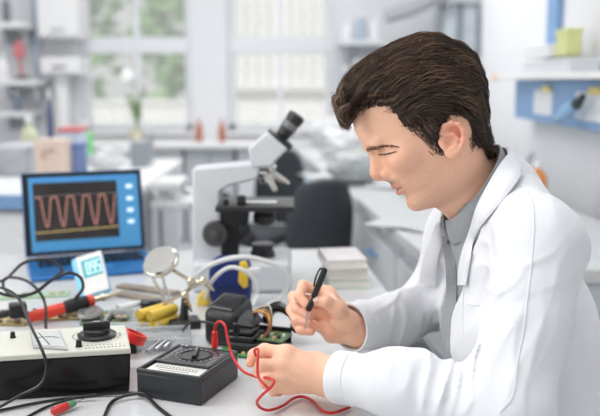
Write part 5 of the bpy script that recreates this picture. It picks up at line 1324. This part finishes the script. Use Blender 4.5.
# loose locks over the forehead
for i in range(int(520/QS)):
    gk=rs.randint(9); rg=np.random.RandomState(100+gk)
    x0,y0=rg.uniform(346,366),rg.uniform(88,108); x1,y1=rg.uniform(335,346),y0+rg.uniform(-4,12); x2,y2=rg.uniform(340,353),rg.uniform(117,132); dz=rg.uniform(-.03,.055)
    j_=lambda s_:rs.normal()*s_
    cv=[W(x0+j_(2.5),y0+j_(2.5),HY_-dz+j_(.004)),W(x1+j_(1.8),y1+j_(2.2),HY_-dz+j_(.004)),W((x1+x2)/2-1.5+j_(1.3),(y1+y2)/2+4+j_(1.6),HY_-dz+j_(.003)),W(x2+j_(1.2),y2+j_(2.),HY_-dz+j_(.003))]
    pts=spline(cv,5); m=len(pts); t=np.gradient(pts,axis=0); t/=np.linalg.norm(t,axis=1,keepdims=True)+1e-9
    vd=CO-pts; n1=np.cross(t,vd); n1/=np.linalg.norm(n1,axis=1,keepdims=True)+1e-9; n2=np.cross(n1,t)
    wd=(.0005*np.sin(np.linspace(.5,math.pi-.08,m)))[:,None]
    ring=np.stack((pts+n1*wd,pts-n1*wd*.6+n2*wd*.8,pts-n1*wd*.6-n2*wd*.8),1).reshape(-1,3); SV.append(ring); k_=np.arange(m-1)*3+base_i
    for a,b in ((0,1),(1,2),(2,0)): SF.append(np.stack((k_+a,k_+b,k_+b+3,k_+a+3),1))
    SC.append(np.repeat((cols[rs.randint(6)]*(.8+.5*rs.rand()))[None],len(ring),0)); base_i+=len(ring)
SV=np.concatenate(SV);SF=np.concatenate(SF);SC=np.concatenate(SC)
M_strand=attr_mat('hair_strand',.27,spec=.9)
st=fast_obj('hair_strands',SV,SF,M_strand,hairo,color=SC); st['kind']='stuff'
# eyebrows and lashes: short hairs on the skin
M_brow=mat('brow_hair',(108,80,64),.65); M_lash=mat('lash',(84,60,50),.65)
def mirror(p): q=W2H(np.asarray(p)[None])[0]; return H2W(q[0],q[1],-q[2])
bb=[MB(),MB()]; rsb=np.random.RandomState(31); line=resamp([(366.5,149.0),(372,147.8),(381,146.4),(390,145.8),(397,146.6)],40)
for k in range(150):
    t=rsb.rand()**1.5; q=line[int(t*39)]; y=q[1]+rsb.normal()*1.05*(1-.55*t); r=cast([bodyBVH],q[0]+rsb.normal()*.4,y)
    if r is None: continue
    p,n=r; d=CR*(.9)+CU*(.45-.75*t); d=d-n*(d@n); d/=np.linalg.norm(d)+1e-9
    pts=[p-n*.0002,p+d*.0035+n*.0009,p+d*.007+n*.0004]; bb[0].tube(pts,[.00032,.00028,.0001],4); bb[1].tube([mirror(x) for x in pts],[.00032,.00028,.0001],4)
for b in bb: b.build('eyebrow',M_brow,person)
P=[]
for q in resamp([(378.5,154.6),(383,154.4),(389,153.6),(396,151.6)],16):
    r=cast([bodyBVH],q[0],q[1],.0006)
    if r is not None: P.append(r[0])
for PP in (P,[mirror(p) for p in P]): MB().tube(PP,[.0004,.0010,.0011,.0005],6).build('eyelashes',M_lash,person)
# the tool in his right hand
ta=W(325.5,268,1.395); tbp=W(313,297,1.402); tc=W(308,311,1.392); td=W(304.5,330,1.388)
sd_=thing('screwdriver','black pen-shaped screwdriver with thin steel blade held in the far hand','screwdriver',td)
tdir=(tc-ta)/np.linalg.norm(tc-ta); Lh=np.linalg.norm(tc-ta)
MB().lathe([(.002,0),(.0046,.002),(.0055,.006),(.0055,Lh*.66),(.0042,Lh*.70),(.0056,Lh*.76),(.0056,Lh*.95),(.0032,Lh)],ta,tdir,18).build('handle',M_black,sd_)
MB().tube([ta+tdir*.004-CR*.004,ta+tdir*.001-CR*.009-CF*.003,ta+tdir*.016-CR*.0105-CF*.004,ta+tdir*.034-CR*.0075-CF*.004],.0016,8,res=6).build('pocket_clip',M_dev2,sd_)
MB().tube([tc,(tc+td)/2,td],[.0019,.0016,.0009],10).build('blade',M_steel,sd_)
# ================================================================== light
w=bpy.data.worlds.new('world'); sc.world=w; w.use_nodes=True
bg=w.node_tree.nodes['Background']; bg.inputs['Color'].default_value=(.98,.99,1.0,1); bg.inputs['Strength'].default_value=.70
def area(name,loc,target,size,size_y,power,col=(1,1,1)):
    l=bpy.data.lights.new(name,'AREA'); l.shape='RECTANGLE'; l.size=size; l.size_y=size_y; l.energy=power; l.color=col
    o=bpy.data.objects.new(name,l); COL.objects.link(o); o.location=loc
    d=Vector(target)-Vector(loc); o.rotation_euler=d.to_track_quat('-Z','Y').to_euler(); return o
area('left_key_light',(-2.3,.9,2.1),(.3,1.3,.95),1.2,1.2,31,(1,.985,.96))  # key area light added from the left; no window is built there
area('overhead_fill',(-1.3,4.8,2.88),(-1.3,4.9,0),1.6,1.2,36)  # pair of fills added to brighten the far room; no fixtures built
area('overhead_fill',(.6,4.8,2.88),(.6,4.9,0),1.6,1.2,36)
area('overhead_fill',(-.5,1.2,2.88),(-.5,1.3,0),1.8,1.0,26)  # fill added to replace the top light that the ceiling blocks
l=bpy.data.lights.new('sun','SUN'); l.energy=3.2; l.angle=R(4); o=bpy.data.objects.new('sun',l); COL.objects.link(o)
o.rotation_euler=Vector((.12,.60,-.80)).to_track_quat('-Z','Y').to_euler()
sc.view_settings.exposure=0.0
sc.cycles.max_bounces=8; sc.cycles.transparent_max_bounces=12
